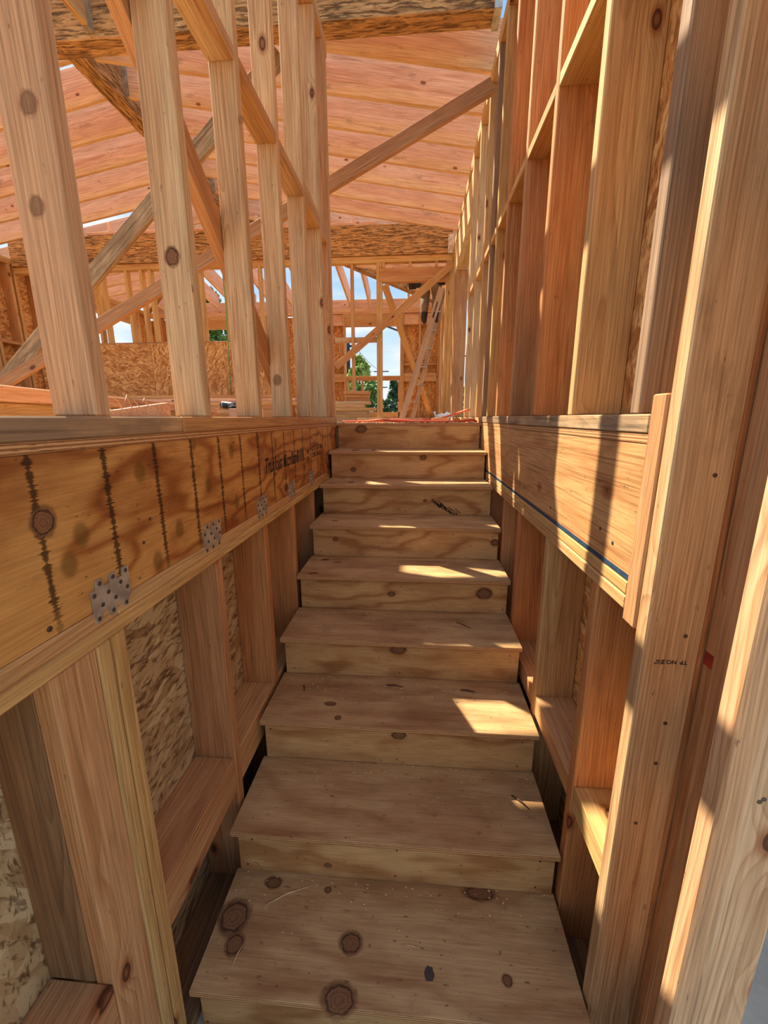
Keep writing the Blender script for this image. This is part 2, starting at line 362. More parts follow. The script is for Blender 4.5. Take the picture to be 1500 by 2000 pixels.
def beam(name, p0, p1, width, thick, side, mat, parent=None, bev=.002):
    """a board from p0 to p1; 'side' is (roughly) the direction of its width"""
    p0, p1 = Vector(p0), Vector(p1); a = (p1-p0).normalized(); s = Vector(side)
    s = (s-a*s.dot(a)).normalized(); n = a.cross(s)
    return oriented(name, (p0+p1)/2, a, s, n, (p1-p0).length, width, thick, mat, parent, bev)
def mesh_obj(name, verts, faces, mat, parent=None, smooth=False, loc=(0, 0, 0)):
    me = bpy.data.meshes.new(name); me.from_pydata([tuple(v) for v in verts], [], faces); me.update()
    for m_ in (mat if isinstance(mat, list) else [mat]): me.materials.append(MATS[m_])
    if smooth:
        for p in me.polygons: p.use_smooth = True
    o = bpy.data.objects.new(name, me); o.location = (loc[0], loc[1], loc[2]+ZO)
    return link(o, parent)
def prism(name, pts, axis, a0, a1, mat, parent=None):
    """polygon pts in the plane perpendicular to axis (0:x -> (y,z), 1:y -> (x,z), 2:z -> (x,y)), extruded a0..a1"""
    def mk(p, a): return {0: (a, p[0], p[1]), 1: (p[0], a, p[1]), 2: (p[0], p[1], a)}[axis]
    n = len(pts); vs_ = [mk(p, a0) for p in pts]+[mk(p, a1) for p in pts]
    c = Vector((0, 0, 0))
    for v in vs_: c += Vector(v)/len(vs_)
    fs = [list(range(n))[::-1], [n+i for i in range(n)]]+[[i, (i+1) % n, n+(i+1) % n, n+i] for i in range(n)]
    o = mesh_obj(name, [Vector(v)-c for v in vs_], fs, mat, None, loc=c) if parent is None else mesh_obj(name, [Vector(v)-c for v in vs_], fs, mat, parent, loc=c)
    bm = bmesh.new(); bm.from_mesh(o.data); bmesh.ops.recalc_face_normals(bm, faces=bm.faces[:]); bm.to_mesh(o.data); bm.free()
    return o
def tube_verts(pts, radii, n=8, closed_ends=True):
    vs_, fs = [], []; pts = [Vector(p) for p in pts]
    if not isinstance(radii, (list, tuple)): radii = [radii]*len(pts)
    prev = None
    for i, p in enumerate(pts):
        tg = (pts[min(i+1, len(pts)-1)]-pts[max(i-1, 0)]).normalized()
        ref = prev if prev is not None else (Vector((0, 0, 1)) if abs(tg.z) < .9 else Vector((1, 0, 0)))
        u = (ref-tg*ref.dot(tg)).normalized(); v = tg.cross(u); prev = u
        for k in range(n):
            a = 2*math.pi*k/n; vs_.append(p+(u*math.cos(a)+v*math.sin(a))*radii[i])
    for i in range(len(pts)-1):
        for k in range(n): fs.append([i*n+k, i*n+(k+1) % n, (i+1)*n+(k+1) % n, (i+1)*n+k])
    if closed_ends: fs.append(list(range(n))[::-1]); fs.append([(len(pts)-1)*n+k for k in range(n)])
    return vs_, fs
def tube(name, pts, radii, mat, parent=None, n=8):
    c = Vector(pts[0]); vs_, fs = tube_verts([Vector(p)-c for p in pts], radii, n)
    return mesh_obj(name, vs_, fs, mat, parent, True, c)
def text_mesh(name, body, loc, xdir, ydir, size, mat, parent, shear=0., align='LEFT', spacing=1., xscale=1.):
    cu = bpy.data.curves.new(name, 'FONT'); cu.body = body; cu.size = size; cu.shear = shear; cu.align_x = align; cu.space_character = spacing; cu.resolution_u = 3; cu.extrude = .0002; cu.offset = size*.018
    tmp = bpy.data.objects.new('tmp_text', cu); COL.objects.link(tmp)
    me = bpy.data.meshes.new_from_object(tmp.evaluated_get(bpy.context.evaluated_depsgraph_get()))
    bpy.data.objects.remove(tmp); bpy.data.curves.remove(cu)
    me.materials.clear(); me.materials.append(MATS[mat])
    o = bpy.data.objects.new(name, me); xd, yd = Vector(xdir)*xscale, Vector(ydir); nd = Vector(xdir).cross(yd)
    R = Matrix.Identity(4)
    for i in range(3): R[i][0], R[i][1], R[i][2] = xd[i], yd[i], nd[i]
    R[0][3], R[1][3], R[2][3] = loc[0], loc[1], loc[2]+ZO
    o.matrix_basis = R
    return link(o, parent)
NAIL = None
def nail(p, n, r, parent):
    """round nail head, slightly domed, at p facing n"""
    global NAIL
    if NAIL is None:
        vs_, fs = [], []
        for (rr, z) in ((1, -.6), (1, .25), (.55, .5)):
            for k in range(8): a = k*math.pi/4; vs_.append((rr*math.cos(a), rr*math.sin(a), z))
        for i in range(2):
            for k in range(8): fs.append([i*8+k, i*8+(k+1) % 8, i*8+8+(k+1) % 8, i*8+8+k])
        fs.append([16+k for k in range(8)])
        NAIL = bpy.data.meshes.new('nail'); NAIL.from_pydata(vs_, [], fs); NAIL.materials.append(MATS['nail_steel'])
    o = bpy.data.objects.new('nail', NAIL)
    R = Vector(n).to_track_quat('Z', 'Y').to_matrix().to_4x4() @ Matrix.Diagonal((r, r, r*.6, 1))
    R[0][3], R[1][3], R[2][3] = p[0], p[1], p[2]+ZO
    o.matrix_basis = R
    return link(o, parent)

# ------------------------------------------------------------------ measures (metres, relative to the eye)
XL, XR = -.58, .46            # inner faces of the stair walls
LOW = -1.643                  # lower floor
NZ = [-1.465+.1784*k for k in range(9)]      # tread tops, the last is the upper floor
NY = [.7215+.2797*k for k in range(9)]       # nosing lines
FLR = NZ[8]
TH = .038
WT = 2.22                     # wall top

# ------------------------------------------------------------------ floors and ground
g = box('ground', (-60, 60), (-40, 90), (LOW-.45, LOW-.15), 'soil', None, 0)
tag(g, 'bare brown building-site ground outside the house', 'ground', kind='structure')
fl = box('floor_lower', (-1.6, 2.2), (-2.5, 4.0), (LOW-.15, LOW), 'concrete', None, 0)
tag(fl, 'grey concrete floor at the foot of the wooden stairs', 'floor', kind='structure')
flo = empty('floor', (0, 6, FLR), 'plywood subfloor of the upper room at the top of the stairs', 'floor', kind='structure')
for i, (x0, x1, y0, y1) in enumerate([(-.7, .62, 2.985, 4.2), (-.7, .62, 4.203, 6.6), (-.7, .62, 6.603, 9.34), (-3.3, -.703, 2.4, 4.8), (-3.3, -.703, 4.803, 7.2), (-3.3, -.703, 7.203, 9.34),
                                       (-6.1, -3.303, 2.4, 4.8), (-6.1, -3.303, 4.803, 7.2), (-6.1, -3.303, 7.203, 9.34), (-3.3, -.703, 0, 2.397), (-6.1, -3.303, 0, 2.397)]):
    box('floor_panel', (x0, x1), (y0, y1), (FLR-.019, FLR), 'plywood_floor', flo, .001)
box('light_leak_panel', (-.735, .613), (3.09, 3.102), (LOW+.001, FLR-.02), 'osb_orange', flo, 0)  # added closing panel, stops outside light leaking in below the landing
box('rim_joist', (-.74, .61), (3.03, 3.07), (FLR-.32, FLR-.0195), 'lumber_orange', flo)
for jx in (-.9, -2.1, -3.3, -4.5, -5.7): box('floor_joist', (jx, jx+.04), (0, 9.3), (FLR-.32, FLR-.0195), 'lumber_orange', flo)

# ------------------------------------------------------------------ staircase
st = empty('staircase', (-.06, 1.8, LOW), 'straight flight of unfinished plywood stairs between two stud walls', 'stairs')
SX0, SX1 = -.572, .455
TREADS, RISERS = [], []
for k in range(8):
    w_ = random.uniform(-.003, .003)
    TREADS.append(None); TREADS[k] = box('tread', (SX0+w_, SX1+w_), (NY[k], NY[k]+.305), (NZ[k]-.019, NZ[k]), 'plywood_tread', st, .0015)
for k in range(9):
    zb = LOW if k == 0 else NZ[k-1]
    r = box('riser', (SX0+.012, SX1-.008), (NY[k]+.022, NY[k]+.04), (zb+.001, NZ[k]-.0195), 'plywood_riser', st, .0012)
    RISERS.append(r)
    for nx in (-.53, -.06, .41):
        nail((nx+random.uniform(-.02, .02), NY[k]+.0215, NZ[k]-.05), (0, -1, 0), .0032, r)
        if random.random() < .7: nail((nx+random.uniform(-.02, .02), NY[k]+.0215, zb+.025), (0, -1, 0), .0032, r)
    if k == 6:          # black scribble on one riser
        c0 = Vector((.165, NY[k]+.0217, NZ[k]-.115)); vs_, fs = [], []
        for i in range(26):
            u = i/25; a = Vector((c0.x-.075+.15*u+random.uniform(-.012, .012), c0.y, c0.z+.035-.075*u+random.uniform(-.012, .012)))
            b_ = a+Vector((random.uniform(.012, .04), 0, -random.uniform(.02, .035))); n_ = Vector((.0016, 0, .0016))
            j = len(vs_); vs_ += [a-n_, a+n_, b_+n_, b_-n_, *(v+Vector((0, .0004, 0)) for v in (a-n_, a+n_, b_+n_, b_-n_))]
            fs += [[j, j+3, j+2, j+1], [j+4, j+5, j+6, j+7], [j, j+1, j+5, j+4], [j+2, j+3, j+7, j+6]]
        tag(mesh_obj('scribble', [v-c0 for v in vs_], fs, 'black_ink', r, loc=c0), 'black marker scribble')
def atz(px, py, z):
    d = CR*((px-750)/F_PX) - CU*((py-1000)/F_PX) + CF
    return d*(z/d.z)
def knot_disc(parent, c, n, r_, asp, mat='knot_wood'):
    u = Vector((1, 0, 0)); v = n.cross(u); vs_ = []; q = random.Random(int(c.x*1e4)+int(c.z*1e4))
    prof = [1+q.uniform(-.12, .12) for _ in range(14)]
    for (f, h_) in ((1., -.0004), (1., .0003), (.55, .0005)):
        for i in range(14): a = i*2*math.pi/14; vs_.append(u*math.cos(a)*r_*asp*prof[i]*f+v*math.sin(a)*r_*prof[i]*f+n*h_)
    fs = [[a*14+i, a*14+(i+1) % 14, a*14+14+(i+1) % 14, a*14+14+i] for a in (0, 1) for i in range(14)]+[[28+i for i in range(14)]]
    return mesh_obj('knot', vs_, fs, mat, parent, loc=c)
for (k, px, py, rp, asp) in ((0, 460, 1790, 19, 1.1), (0, 457, 1845, 11, 1.1), (0, 684, 1841, 12, 1.2), (0, 662, 1953, 17, 1.2), (0, 992, 1916, 6, 1.1), (0, 935, 1744, 9, 2.4), (0, 535, 1724, 7, 1.7), (0, 640, 1738, 4, 1.3), (2, 660, 1402, 5, 1.1), (2, 646, 1375, 5, 2.), (5, 655, 1017, 3, 2.), (4, 660, 1098, 3, 2.2)):
    c = atz(px, py, NZ[k]); knot_disc(TREADS[k], c, Vector((0, 0, 1)), 1.35*rp*c.length/F_PX, asp)
c = atz(838, 1902, NZ[0]); knot_disc(TREADS[0], c, Vector((0, 0, 1)), .017, .8, 'dark_stain')
for (k, px, py, rp, asp) in ((2, 778, 1435, 8, 1.5), (3, 778, 1268, 9, 1.6), (4, 945, 1158, 11, 1.3), (4, 764, 1160, 5, 1.4), (5, 655, 1053, 4, 1.2), (5, 966, 1060, 6, 1.2), (7, 690, 917, 4, 1.3), (7, 826, 893, 5, 1.2), (8, 705, 838, 7, 1.5), (6, 830, 978, 3, 1.2), (1, 640, 1690, 4, 1.3)):
    c = at(px, py, NY[k]+.0218); knot_disc(RISERS[k], c, Vector((0, -1, 0)), 1.4*rp*c.length/F_PX, asp, 'knot_riser')
for sx in (-.535, -.08, .375):    # sawtooth stringers
    pts = [(NY[0]+.041, LOW+.001)]
    for k in range(8):
        pts += [(NY[k]+.041, NZ[k]-.02), (NY[k+1]+.041, NZ[k]-.02)]
    pts += [(NY[8]+.027, NZ[8]-.335), (NY[8]-.05, NZ[8]-.42), (NY[0]+.42, LOW+.001)]
    prism('stringer', pts, 0, sx, sx+TH, 'lumber_orange', st)

# ------------------------------------------------------------------ wall on the left of the stairs
wl = empty('wall_left', (XL-.06, 1.5, LOW), 'open stud wall on the stair side with yellow-brown laminated beam and metal plates', 'wall', kind='structure')
XLb = XL-.086
# bottom plate, two lengths
box('bottom_plate', (XLb-.004, XL+.001), (-.3, 1.0), (-.034, .004), 'lumber_weathered', wl, .003)
box('bottom_plate', (XLb-.004, XL+.003), (1.002, 3.03), (-.034, .004), 'lumber_orange', wl, .003)
LSTUD = {}
for (y, m_) in ((.33, 'lumber_tan'), (.724, 'lumber_weathered'), (1.118, 'lumber_tan'), (1.515, 'lumber_tan'), (1.909, 'lumber_tan'), (2.315, 'lumber_tan'), (2.68, 'lumber_tan'), (2.885, 'lumber_red'), (2.926, 'lumber_orange'), (2.967, 'lumber_yellow')):
    s = box('stud', (XLb, XL), (y, y+TH), (.0045, WT-.077), 'lumber_pale' if y == .724 else m_, wl, .003); LSTUD[y] = s
for (yy_, px, py, rp) in ((1.118, 338, 503, 13), (.724, 55, 205, 13), (.724, 72, 405, 12), (1.909, 520, 660, 5), (1.909, 541, 742, 9), (1.515, 471, 233, 5)):
    c = at(px, py, yy_-.0003); knot_disc(LSTUD[yy_], c, Vector((0, -1, 0)), 1.4*rp*c.length/F_PX, .8, 'knot_riser' if yy_ == 1.118 else 'knot_soft')
ys = [.33, .724, 1.118, 1.515, 1.909, 2.315, 2.68, 2.885]
for i in range(len(ys)-1):
    zb = 1.085+random.uniform(-.004, .004)
    box('blocking', (XLb, XL), (ys[i]+TH+.0005, ys[i+1]-.0005), (zb, zb+TH), 'lumber_orange' if i % 2 else 'lumber_tan', wl)
    box('blocking', (XLb, XL), (ys[i]+TH+.0005, ys[i+1]-.0005), (zb+.0005+TH, zb+TH*2), 'lumber_tan', wl) if i == 5 else None
box('top_plate', (XLb, XL), (-.3, 3.03), (WT-.0765, WT-.0385), 'lumber_orange', wl)
box('top_plate', (XLb, XL), (-.3, 3.03), (WT-.038, WT), 'lumber_tan', wl)
# subfloor edge, laminated beam, plates below it
box('subfloor_edge', (XLb-.05, XL+.0), (-.3, 3.03), (-.0525, -.0345), 'plywood_floor', wl, .001, order=(1, 0, 2))
STRIPE0 = .095
plywood('laminated_left', [lin(202, 146, 78), lin(204, 148, 80)], lin(172, 112, 66), freq=44., amt=.7, knot=.8, dirt=.7, stripes=True, edge=False)
# local x of the beam starts at y=1.35: shift so that a stripe falls at y=.571
lv = box('laminated_beam', (XL-.044, XL), (-.3, 3.0), (-.345, -.053), 'laminated_left', wl, .002)
text_mesh('lettering', 'TrusJoist', (XL+.0004, 1.535, -.212), (0, 1, 0), (0, 0, 1), .085, 'black_ink', lv, shear=.35, xscale=.68)
text_mesh('lettering', 'Microllam\u00ae LVL', (XL+.0004, 1.765, -.212), (0, 1, 0), (0, 0, 1), .082, 'black_ink', lv, xscale=.64)
text_mesh('lettering', '1.9E\n 16', (XL+.0004, 2.15, -.19), (0, 1, 0), (0, 0, 1), .032, 'black_ink', lv)
text_mesh('lettering', 'ICC ES ESR-1387\nCCMC 08675-R', (XL+.0004, 2.27, -.18), (0, 1, 0), (0, 0, 1), .036, 'black_ink', lv)
for (y, z, r_) in ((.553, -.328, .005), (.8, -.26, .004), (.83, -.215, .004), (1.33, -.07, .004), (1.28, -.075, .004), (1.7, -.25, .004)): nail((XL+.0005, y, z), (1, 0, 0), r_, lv)
# big dark knot hole left in the beam face
kn = [(math.cos(a)*(.03+.002*math.sin(3*a)), math.sin(a)*(.033+.002*math.cos(2*a))) for a in [i*math.pi/8 for i in range(16)]]
tag(prism('knot', [(.578+p[0], -.158+p[1]) for p in kn], 0, XL-.002, XL+.0008, 'knot_beam', lv), 'dark brown round knot')
yb = [-.3, .698, 1.12, 1.9, 3.02]
for i in range(4): box('upper_plate', (XL-.12, XL+.0015), (yb[i]+.0005, yb[i+1]-.0005), (-.378, -.3455), 'lumber_orange', wl, .003)
box('lower_plate', (XL-.14, XL+.002), (-.3, 3.02), (-.411, -.3785), 'lumber_yellow', wl, .004)
# connector plates bridging beam and plate
def mending_plate(y0, z0):
    y1 = y0+.1
    pts = [(y0, z0-.03), (y0, z0+.033), (y0+.012, z0+.034), (y0+.014, z0+.05), (y0+.03, z0+.05), (y0+.032, z0+.034), (y0+.046, z0+.034), (y0+.048, z0+.05), (y0+.064, z0+.05), (y0+.066, z0+.034), (y0+.08, z0+.034), (y0+.082, z0+.05), (y1, z0+.05),
           (y1, z0-.012), (y0+.09, z0-.014), (y0+.088, z0-.03), (y0+.074, z0-.03), (y0+.072, z0-.014), (y0+.056, z0-.014), (y0+.054, z0-.03), (y0+.038, z0-.03), (y0+.036, z0-.014), (y0+.02, z0-.014), (y0+.018, z0-.03)]
    p = prism('mending_plate', pts, 0, XL+.0008, XL+.0032, 'galvanized', wl); tag(p, 'grey galvanized nail plate')
    for (a, b_) in ((.022, .042), (.056, .042), (.091, .042), (.006, .024), (.04, .018), (.074, .024), (.022, .0), (.056, .0), (.09, .008), (.009, -.022), (.046, -.022), (.081, -.022)):
        nail((XL+.0032, y0+a, z0+b_), (1, 0, 0), .0045, p)
for y in (.64, 1.04, 1.43, 1.81, 2.19): mending_plate(y, -.338)
# wall below the beam: corner assembly, studs, blocking, sheathing
box('stud', (XL-.144, XL-.043), (.541, .579), (-1.1, -.4115), 'lumber_grey', wl)
box('stud', (XL-.0425, XL-.004), (.541, .637), (LOW+.04, -.4115), 'lumber_red', wl, .003)
box('stud', (XL-.14, XL-.003), (.6385, .6745), (LOW+.04, -.4115), 'lumber_yellow', wl, .004)
box('stud', (XL-.14, XL-.003), (.677, .715), (LOW+.04, -.4115), 'lumber_yellow', wl, .004)
for (y, m_) in ((1.1, 'lumber_red'), (1.495, 'lumber_amber'), (1.87, 'lumber_amber'), (2.26, 'lumber_red'), (2.65, 'lumber_red'), (2.97, 'lumber_red')):
    box('stud', (XL-.14, XL-.003), (y, y+TH), (LOW+.04, -.4115), m_, wl)
for (y0, y1, m_) in ((.15, .5405, 'lumber_red'), (.7155, 1.0995, 'lumber_red'), (1.1385, 1.4945, 'lumber_orange'), (1.5335, 1.8695, 'lumber_orange')):
    box('blocking', (XL-.14, XL-.006), (y0, y1), (-1.228, -1.1), m_, wl)
box('sill_plate', (XL-.14, XL-.003), (-.3, 3.0), (LOW, LOW+.0395), 'lumber_grey', wl)
box('sheathing', (XL-.153, XL-.1405), (-.3, .71), (LOW, -.412), 'osb_pale', wl, 0)
box('sheathing', (XL-.153, XL-.1405), (.713, 3.085), (LOW, -.412), 'osb_pale', wl, 0)

# ------------------------------------------------------------------ wall on the right of the stairs
wr = empty('wall_right', (XR+.07, 3, LOW), 'sunlit open stud wall on the stair side with laminated beam and blue chalk stripe', 'wall', kind='structure')
XRb = XR+.14
for (y, m_) in ((.912, 'lumber_silver'), (1.288, 'lumber_orange'), (1.697, 'lumber_amber'), (2.1, 'lumber_red'), (2.468, 'lumber_amber'), (2.775, 'lumber_yellow'), (3.0, 'lumber_silver'), (3.3, 'lumber_orange'), (3.7, 'lumber_tan'), (4.1, 'lumber_tan'), (4.14, 'lumber_yellow'),
                (5.9, 'lumber_yellow'), (6.35, 'lumber_orange'), (6.75, 'lumber_yellow'), (7.15, 'lumber_orange'), (7.55, 'lumber_tan'), (7.95, 'lumber_yellow'), (8.35, 'lumber_orange'), (8.75, 'lumber_tan'), (9.15, 'lumber_orange')):
    box('stud', (XR, XRb), (y, y+TH), (.0065 if y < 3.05 else FLR+.0395, WT-.077), 'lumber_orange' if (y == .93 and False) else m_, wr, .003)
ys = [.912, 1.288, 1.697, 2.1, 2.468, 2.775, 3.0, 3.3, 3.7, 4.1]
for i in range(len(ys)-1):
    box('blocking', (XR+.001, XRb), (ys[i]+TH+.0005, ys[i+1]-.0005), (1.08, 1.118), 'lumber_yellow' if i % 2 else 'lumber_orange', wr)
box('bottom_plate', (XR-.004, XRb), (.862, 3.03), (-.032, .006), 'lumber_weathered', wr, .003)
box('bottom_plate', (XR, XRb), (3.032, 9.2), (FLR+.0005, FLR+.039), 'lumber_orange', wr)
box('top_plate', (XR, XRb), (.5, 9.34), (WT-.0765, WT-.0385), 'lumber_orange', wr)
box('top_plate', (XR, XRb), (.5, 9.34), (WT-.038, WT), 'lumber_yellow', wr)
box('subfloor_edge', (XR-.001, XRb), (.862, 3.02), (-.052, -.0335), 'plywood_floor', wr, .001, order=(1, 0, 2))
plywood('laminated_right', [lin(204, 154, 98), lin(206, 156, 100)], lin(196, 146, 98), freq=24., amt=.3, knot=.5, dirt=.35, saw=True, edge=False)
lr = box('laminated_beam', (XR, XR+.044), (.862, 3.02), (-.345, -.0525), 'laminated_right', wr)
tag(box('chalk_stripe', (XR-.0008, XR+.001), (.862, 3.0), (-.343, -.331), 'blue_paint', lr, 0), 'dark blue painted stripe')
for (y, z) in ((1.02, -.27), (.95, -.285), (1.4, -.3), (1.75, -.29)): nail((XR-.0005, y, z), (-1, 0, 0), .0045, lr)
box('upper_plate', (XR-.0015, XRb), (.862, 3.02), (-.378, -.3455), 'lumber_yellow', wr, .004)
box('lower_plate', (XR-.002, XRb), (.862, 3.02), (-.411, -.3785), 'lumber_orange', wr, .004)
# studs of the lower half
for (y, m_) in ((1.0, 'lumber_amber'), (1.39, 'lumber_orange'), (1.79, 'lumber_amber'), (2.1, 'lumber_red'), (2.5, 'lumber_red'), (2.9, 'lumber_red')):
    box('stud', (XR+.001, XRb), (y, y+TH), (LOW+.04, -.4115), m_, wr, .003)
for (y0, y1, m_) in ((.8125, .9995, 'lumber_yellow'), (1.0385, 1.3895, 'lumber_red'), (1.4285, 1.7895, 'lumber_red'), (1.8285, 2.0995, 'lumber_red')):
    box('blocking', (XR+.004, XRb), (y0, y1), (-1.1, -1.025), m_, wr)
box('sill_plate', (XR+.001, XRb), (.45, 2.6), (LOW, LOW+.0395), 'lumber_grey', wr)
# stud beside the opening, cripple, and the pair of studs nearest the foot of the stairs
pa = box('stud', (XR, XR+.106), (.773, .811), (LOW+.04, WT-.077), 'lumber_tan', wr, .003)
box('cripple', (XR-.004, XR+.09), (.8125, .8605), (-.43, .043), 'lumber_red', wr, .003)
pb = box('stud', (XR-.004, XR+.112), (.53, .569), (LOW+.04, WT-.077), 'lumber_pale', wr, .004)
box('stud', (XR+.03, XRb), (.603, .641), (LOW+.04, WT-.077), 'lumber_red', wr, .004)
box('sheathing', (XRb+.0005, XRb+.0125), (.66, 1.9), (-.42, WT), 'osb_orange', wr, 0)
box('sheathing', (XRb+.0005, XRb+.0125), (1.903, 3.1), (-.42, WT), 'osb_orange', wr, 0)
box('sheathing', (XRb+.0005, XRb+.0125), (.66, 3.1), (LOW, -.423), 'osb_orange', wr, 0)
box('filler', (XR+.114, XRb), (.66, .772), (LOW+.04, WT-.077), 'lumber_red', wr, .003)
box('trimmer', (XR+.1065, XRb), (.776, .811), (LOW+.04, WT-.077), 'lumber_red', wr, .002)
tag(box('paint_mark', (XR+.1135, XR+.1148), (.735, .769), (-.475, -.447), 'red_paint', wr, 0), 'red paint mark')
for (x, z) in ((.535, -.102), (.534, -.42), (.52, -.72), (.525, -.62), (.5, -.88)): nail((x, .7728, z), (0, -1, 0), .0042, pa)
for (x, z) in ((.51, -.55), (.515, -.545), (.545, -.58)): nail((x, .5298, z), (0, -1, 0), .0036, pb)
# grade stamp, upside down
text_mesh('lettering', 'TP', (.5465, .7726, -.474), (-1, 0, 0), (0, 0, -1), .0125, 'black_ink', pa)
text_mesh('lettering', 'NO.2', (.5265, .7726, -.474), (-1, 0, 0), (0, 0, -1), .0125, 'black_ink', pa)
text_mesh('lettering', 'KD-HT\nD FIR', (.5005, .7726, -.4795), (-1, 0, 0), (0, 0, -1), .0058, 'black_ink', pa)
# window header and heavy post in the far stretch of this wall
box('header', (XR, XRb), (4.18, 5.62), (1.78, 2.1), 'lumber_tan', wr)
box('post', (XR, XR+.15), (5.62, 5.77), (FLR+.04, 1.78), 'post_wood', wr, .004)
box('trimmer', (XR, XRb), (5.775, 5.813), (FLR+.04, WT-.077), 'lumber_yellow', wr)

# ------------------------------------------------------------------ roof framing
PIT = .1687
RX0, RX1 = -2.74, -2.6; RXC = -2.67
def zr(x): return WT+.02+PIT*(XR-x)           # underside of the right slope
LXW = 2*RXC-XR                                 # inner face of the outer left wall
YF = 9.2                                       # inner face of the far outer wall
rf = empty('ceiling', (RXC, 6, WT), 'open gable and hip roof of pinkish rafters without any sheathing', 'roof', kind='structure')
RD = .286
def rafter(p0, p1, mat='lumber_pink', name='rafter', depth=RD, th=TH):
    d = Vector(p1)-Vector(p0); s = Vector((0, 0, 1)); s = (s-d*(s.dot(d)/d.dot(d))).normalized()
    return beam(name, Vector(p0)+s*depth/2, Vector(p1)+s*depth/2, depth, th, (0, 0, 1), mat, rf)
def hanger(x, y, z, axis, h=.24):
    """thin galvanised joist hanger: two side flanges and a seat, as one folded strip"""
    if axis == 'x': pts = [(y-.022, z+h), (y-.022, z-.003), (y+.022, z-.003), (y+.022, z+h), (y+.0205, z+h), (y+.0205, z-.0015), (y-.0205, z-.0015), (y-.0205, z+h)]; o = prism('joist_hanger', pts, 0, x, x+.05, 'galvanized', rf)
    else: pts = [(x-.022, z+h), (x-.022, z-.003), (x+.022, z-.003), (x+.022, z+h), (x+.0205, z+h), (x+.0205, z-.0015), (x-.0205, z-.0015), (x-.0205, z+h)]; o = prism('joist_hanger', pts, 1, y-.05, y, 'galvanized', rf)
    return o
box('ridge_beam', (RX0, RX1), (3.14, 6.1), (2.715, 3.07), 'rough_beam', rf, .004)
ry = [3.365+.394*i for i in range(7)]
for y in ry:
    rafter((.95, y, zr(.95)), (RX1+.002, y, zr(RX1)))
    rafter((LXW-.49, y, zr(.95)), (RX0-.002, y, zr(RX1)))
    hanger(RX1+.001, y, zr(RX1)-.003, 'x')
# cross beams
box('cross_beam', (-5.9, XR-.02), (3.0, 3.132), (2.305, 2.72), 'rough_beam', rf, .004)
box('beam_hanger', (XR-.045, XR+.0), (2.99, 3.142), (2.3, 2.6), 'galvanized', rf, .001)
box('cross_beam', (LXW+.02, XR-.02), (6.04, 6.17), (2.105, 2.47), 'rough_beam', rf, .004)
box('beam_hanger', (XR-.08, XR), (6.03, 6.18), (2.1, 2.32), 'galvanized', rf, .001)
for x in (-4.3, -3.6, -2.9, -2.2, -1.5, -.9): box('ridge_cripple', (x, x+TH), (6.085, 6.125), (2.5115, 2.64), 'lumber_pink', rf)
box('ridge_cripple_plate', (-4.6, -.55), (6.06, 6.15), (2.4705, 2.511), 'lumber_pink', rf)
# hips, jack rafters and the far hip plane
hz0 = zr(RX1)-.02
for sgn in (1, -1):
    ex = XR+.07 if sgn > 0 else LXW-.07
    beam('hip_beam', (RXC+sgn*.09, 6.27, hz0+.12), (ex, YF+.07, WT+.16), .3, .09, (0, 0, 1), 'rough_beam', rf)
def hip_x(y): return RXC+(y-6.2)*(XR-RXC+.07)/(YF-6.2)      # x of the right hip at depth y
for y in (6.36, 6.8, 7.24, 7.64, 8.04, 8.44, 8.84):
    hx = hip_x(y)+.08
    rafter((.95, y, zr(.95)), (hx, y, zr(hx)))
for y in (6.36, 6.8, 7.24, 7.64, 8.04, 8.44, 8.84):
    hx = hip_x(y)+.08
    rafter((LXW-.49, y, zr(.95)), (2*RXC-hx, y, zr(hx)))
def zf(y): return WT+.02+PIT*1.04*(YF-y)
x = LXW+.35
while x < XR-.2:
    dy = abs(x-RXC)/(XR-RXC+.07)*(YF-6.2)
    y0 = 6.2+dy+.1
    rafter((x, y0, zf(y0)), (x, YF-.03, zf(YF-.03)), 'lumber_pink')
    x += .405
# one joist hung on the stair side of the near cross beam
rafter((-2.05, .6, 2.335), (-2.05, 2.998, 2.335), 'lumber_orange', 'joist', .24)
hanger(-2.05, 2.998, 2.334, 'y', .22)

# ------------------------------------------------------------------ partition under the far cross beam
PY0, PY1 = 6.06, 6.15
wp = empty('wall_partition', (-2.5, 6.1, FLR), 'stud partition with doorway below the far rough cross beam', 'wall', kind='structure')
box('top_plate', (LXW+.02, XR-.01), (PY0, PY1), (2.063, 2.101), 'lumber_orange', wp)
box('top_plate', (LXW+.02, XR-.01), (PY0, PY1), (2.024, 2.0625), 'lumber_yellow', wp)
for x in (-4.61, -4.5, -4.13, -3.91, -3.78): box('stud', (x, x+TH), (PY0, PY1), (1.075, 2.0235), 'lumber_yellow', wp)
for x in (-3.05, -2.69, -2.2): box('stud', (x, x+TH), (PY0, PY1), (1.075, 2.0235), 'lumber_yellow', wp)
for x in (-5.5, -5.1, -4.7, -4.3, -3.9, -3.5, -3.05, -2.65, -2.2): box('stud', (x, x+TH), (PY0, PY1), (FLR+.039, 1.036), 'lumber_orange', wp)
box('rail_plate', (-5.6, -2.16), (PY0, PY1), (1.0365, 1.0745), 'lumber_orange', wp)
for (x, z0, z1, m_) in ((-.92, FLR+.039, 2.0235, 'lumber_orange'), (-.565, FLR+.0005, 2.0235, 'lumber_yellow'), (-.526, FLR+.0005, 1.786, 'lumber_yellow'), (-.486, 1.96, 2.0235, 'lumber_orange'), (.365, FLR+.0005, 1.786, 'lumber_orange'), (.405, FLR+.0005, 2.0235, 'lumber_yellow')):
    box('stud', (x, x+TH), (PY0, PY1), (z0, z1), m_, wp)
box('door_header', (-.526, .404), (PY0, PY1), (1.787, 1.955), 'lumber_red', wp)
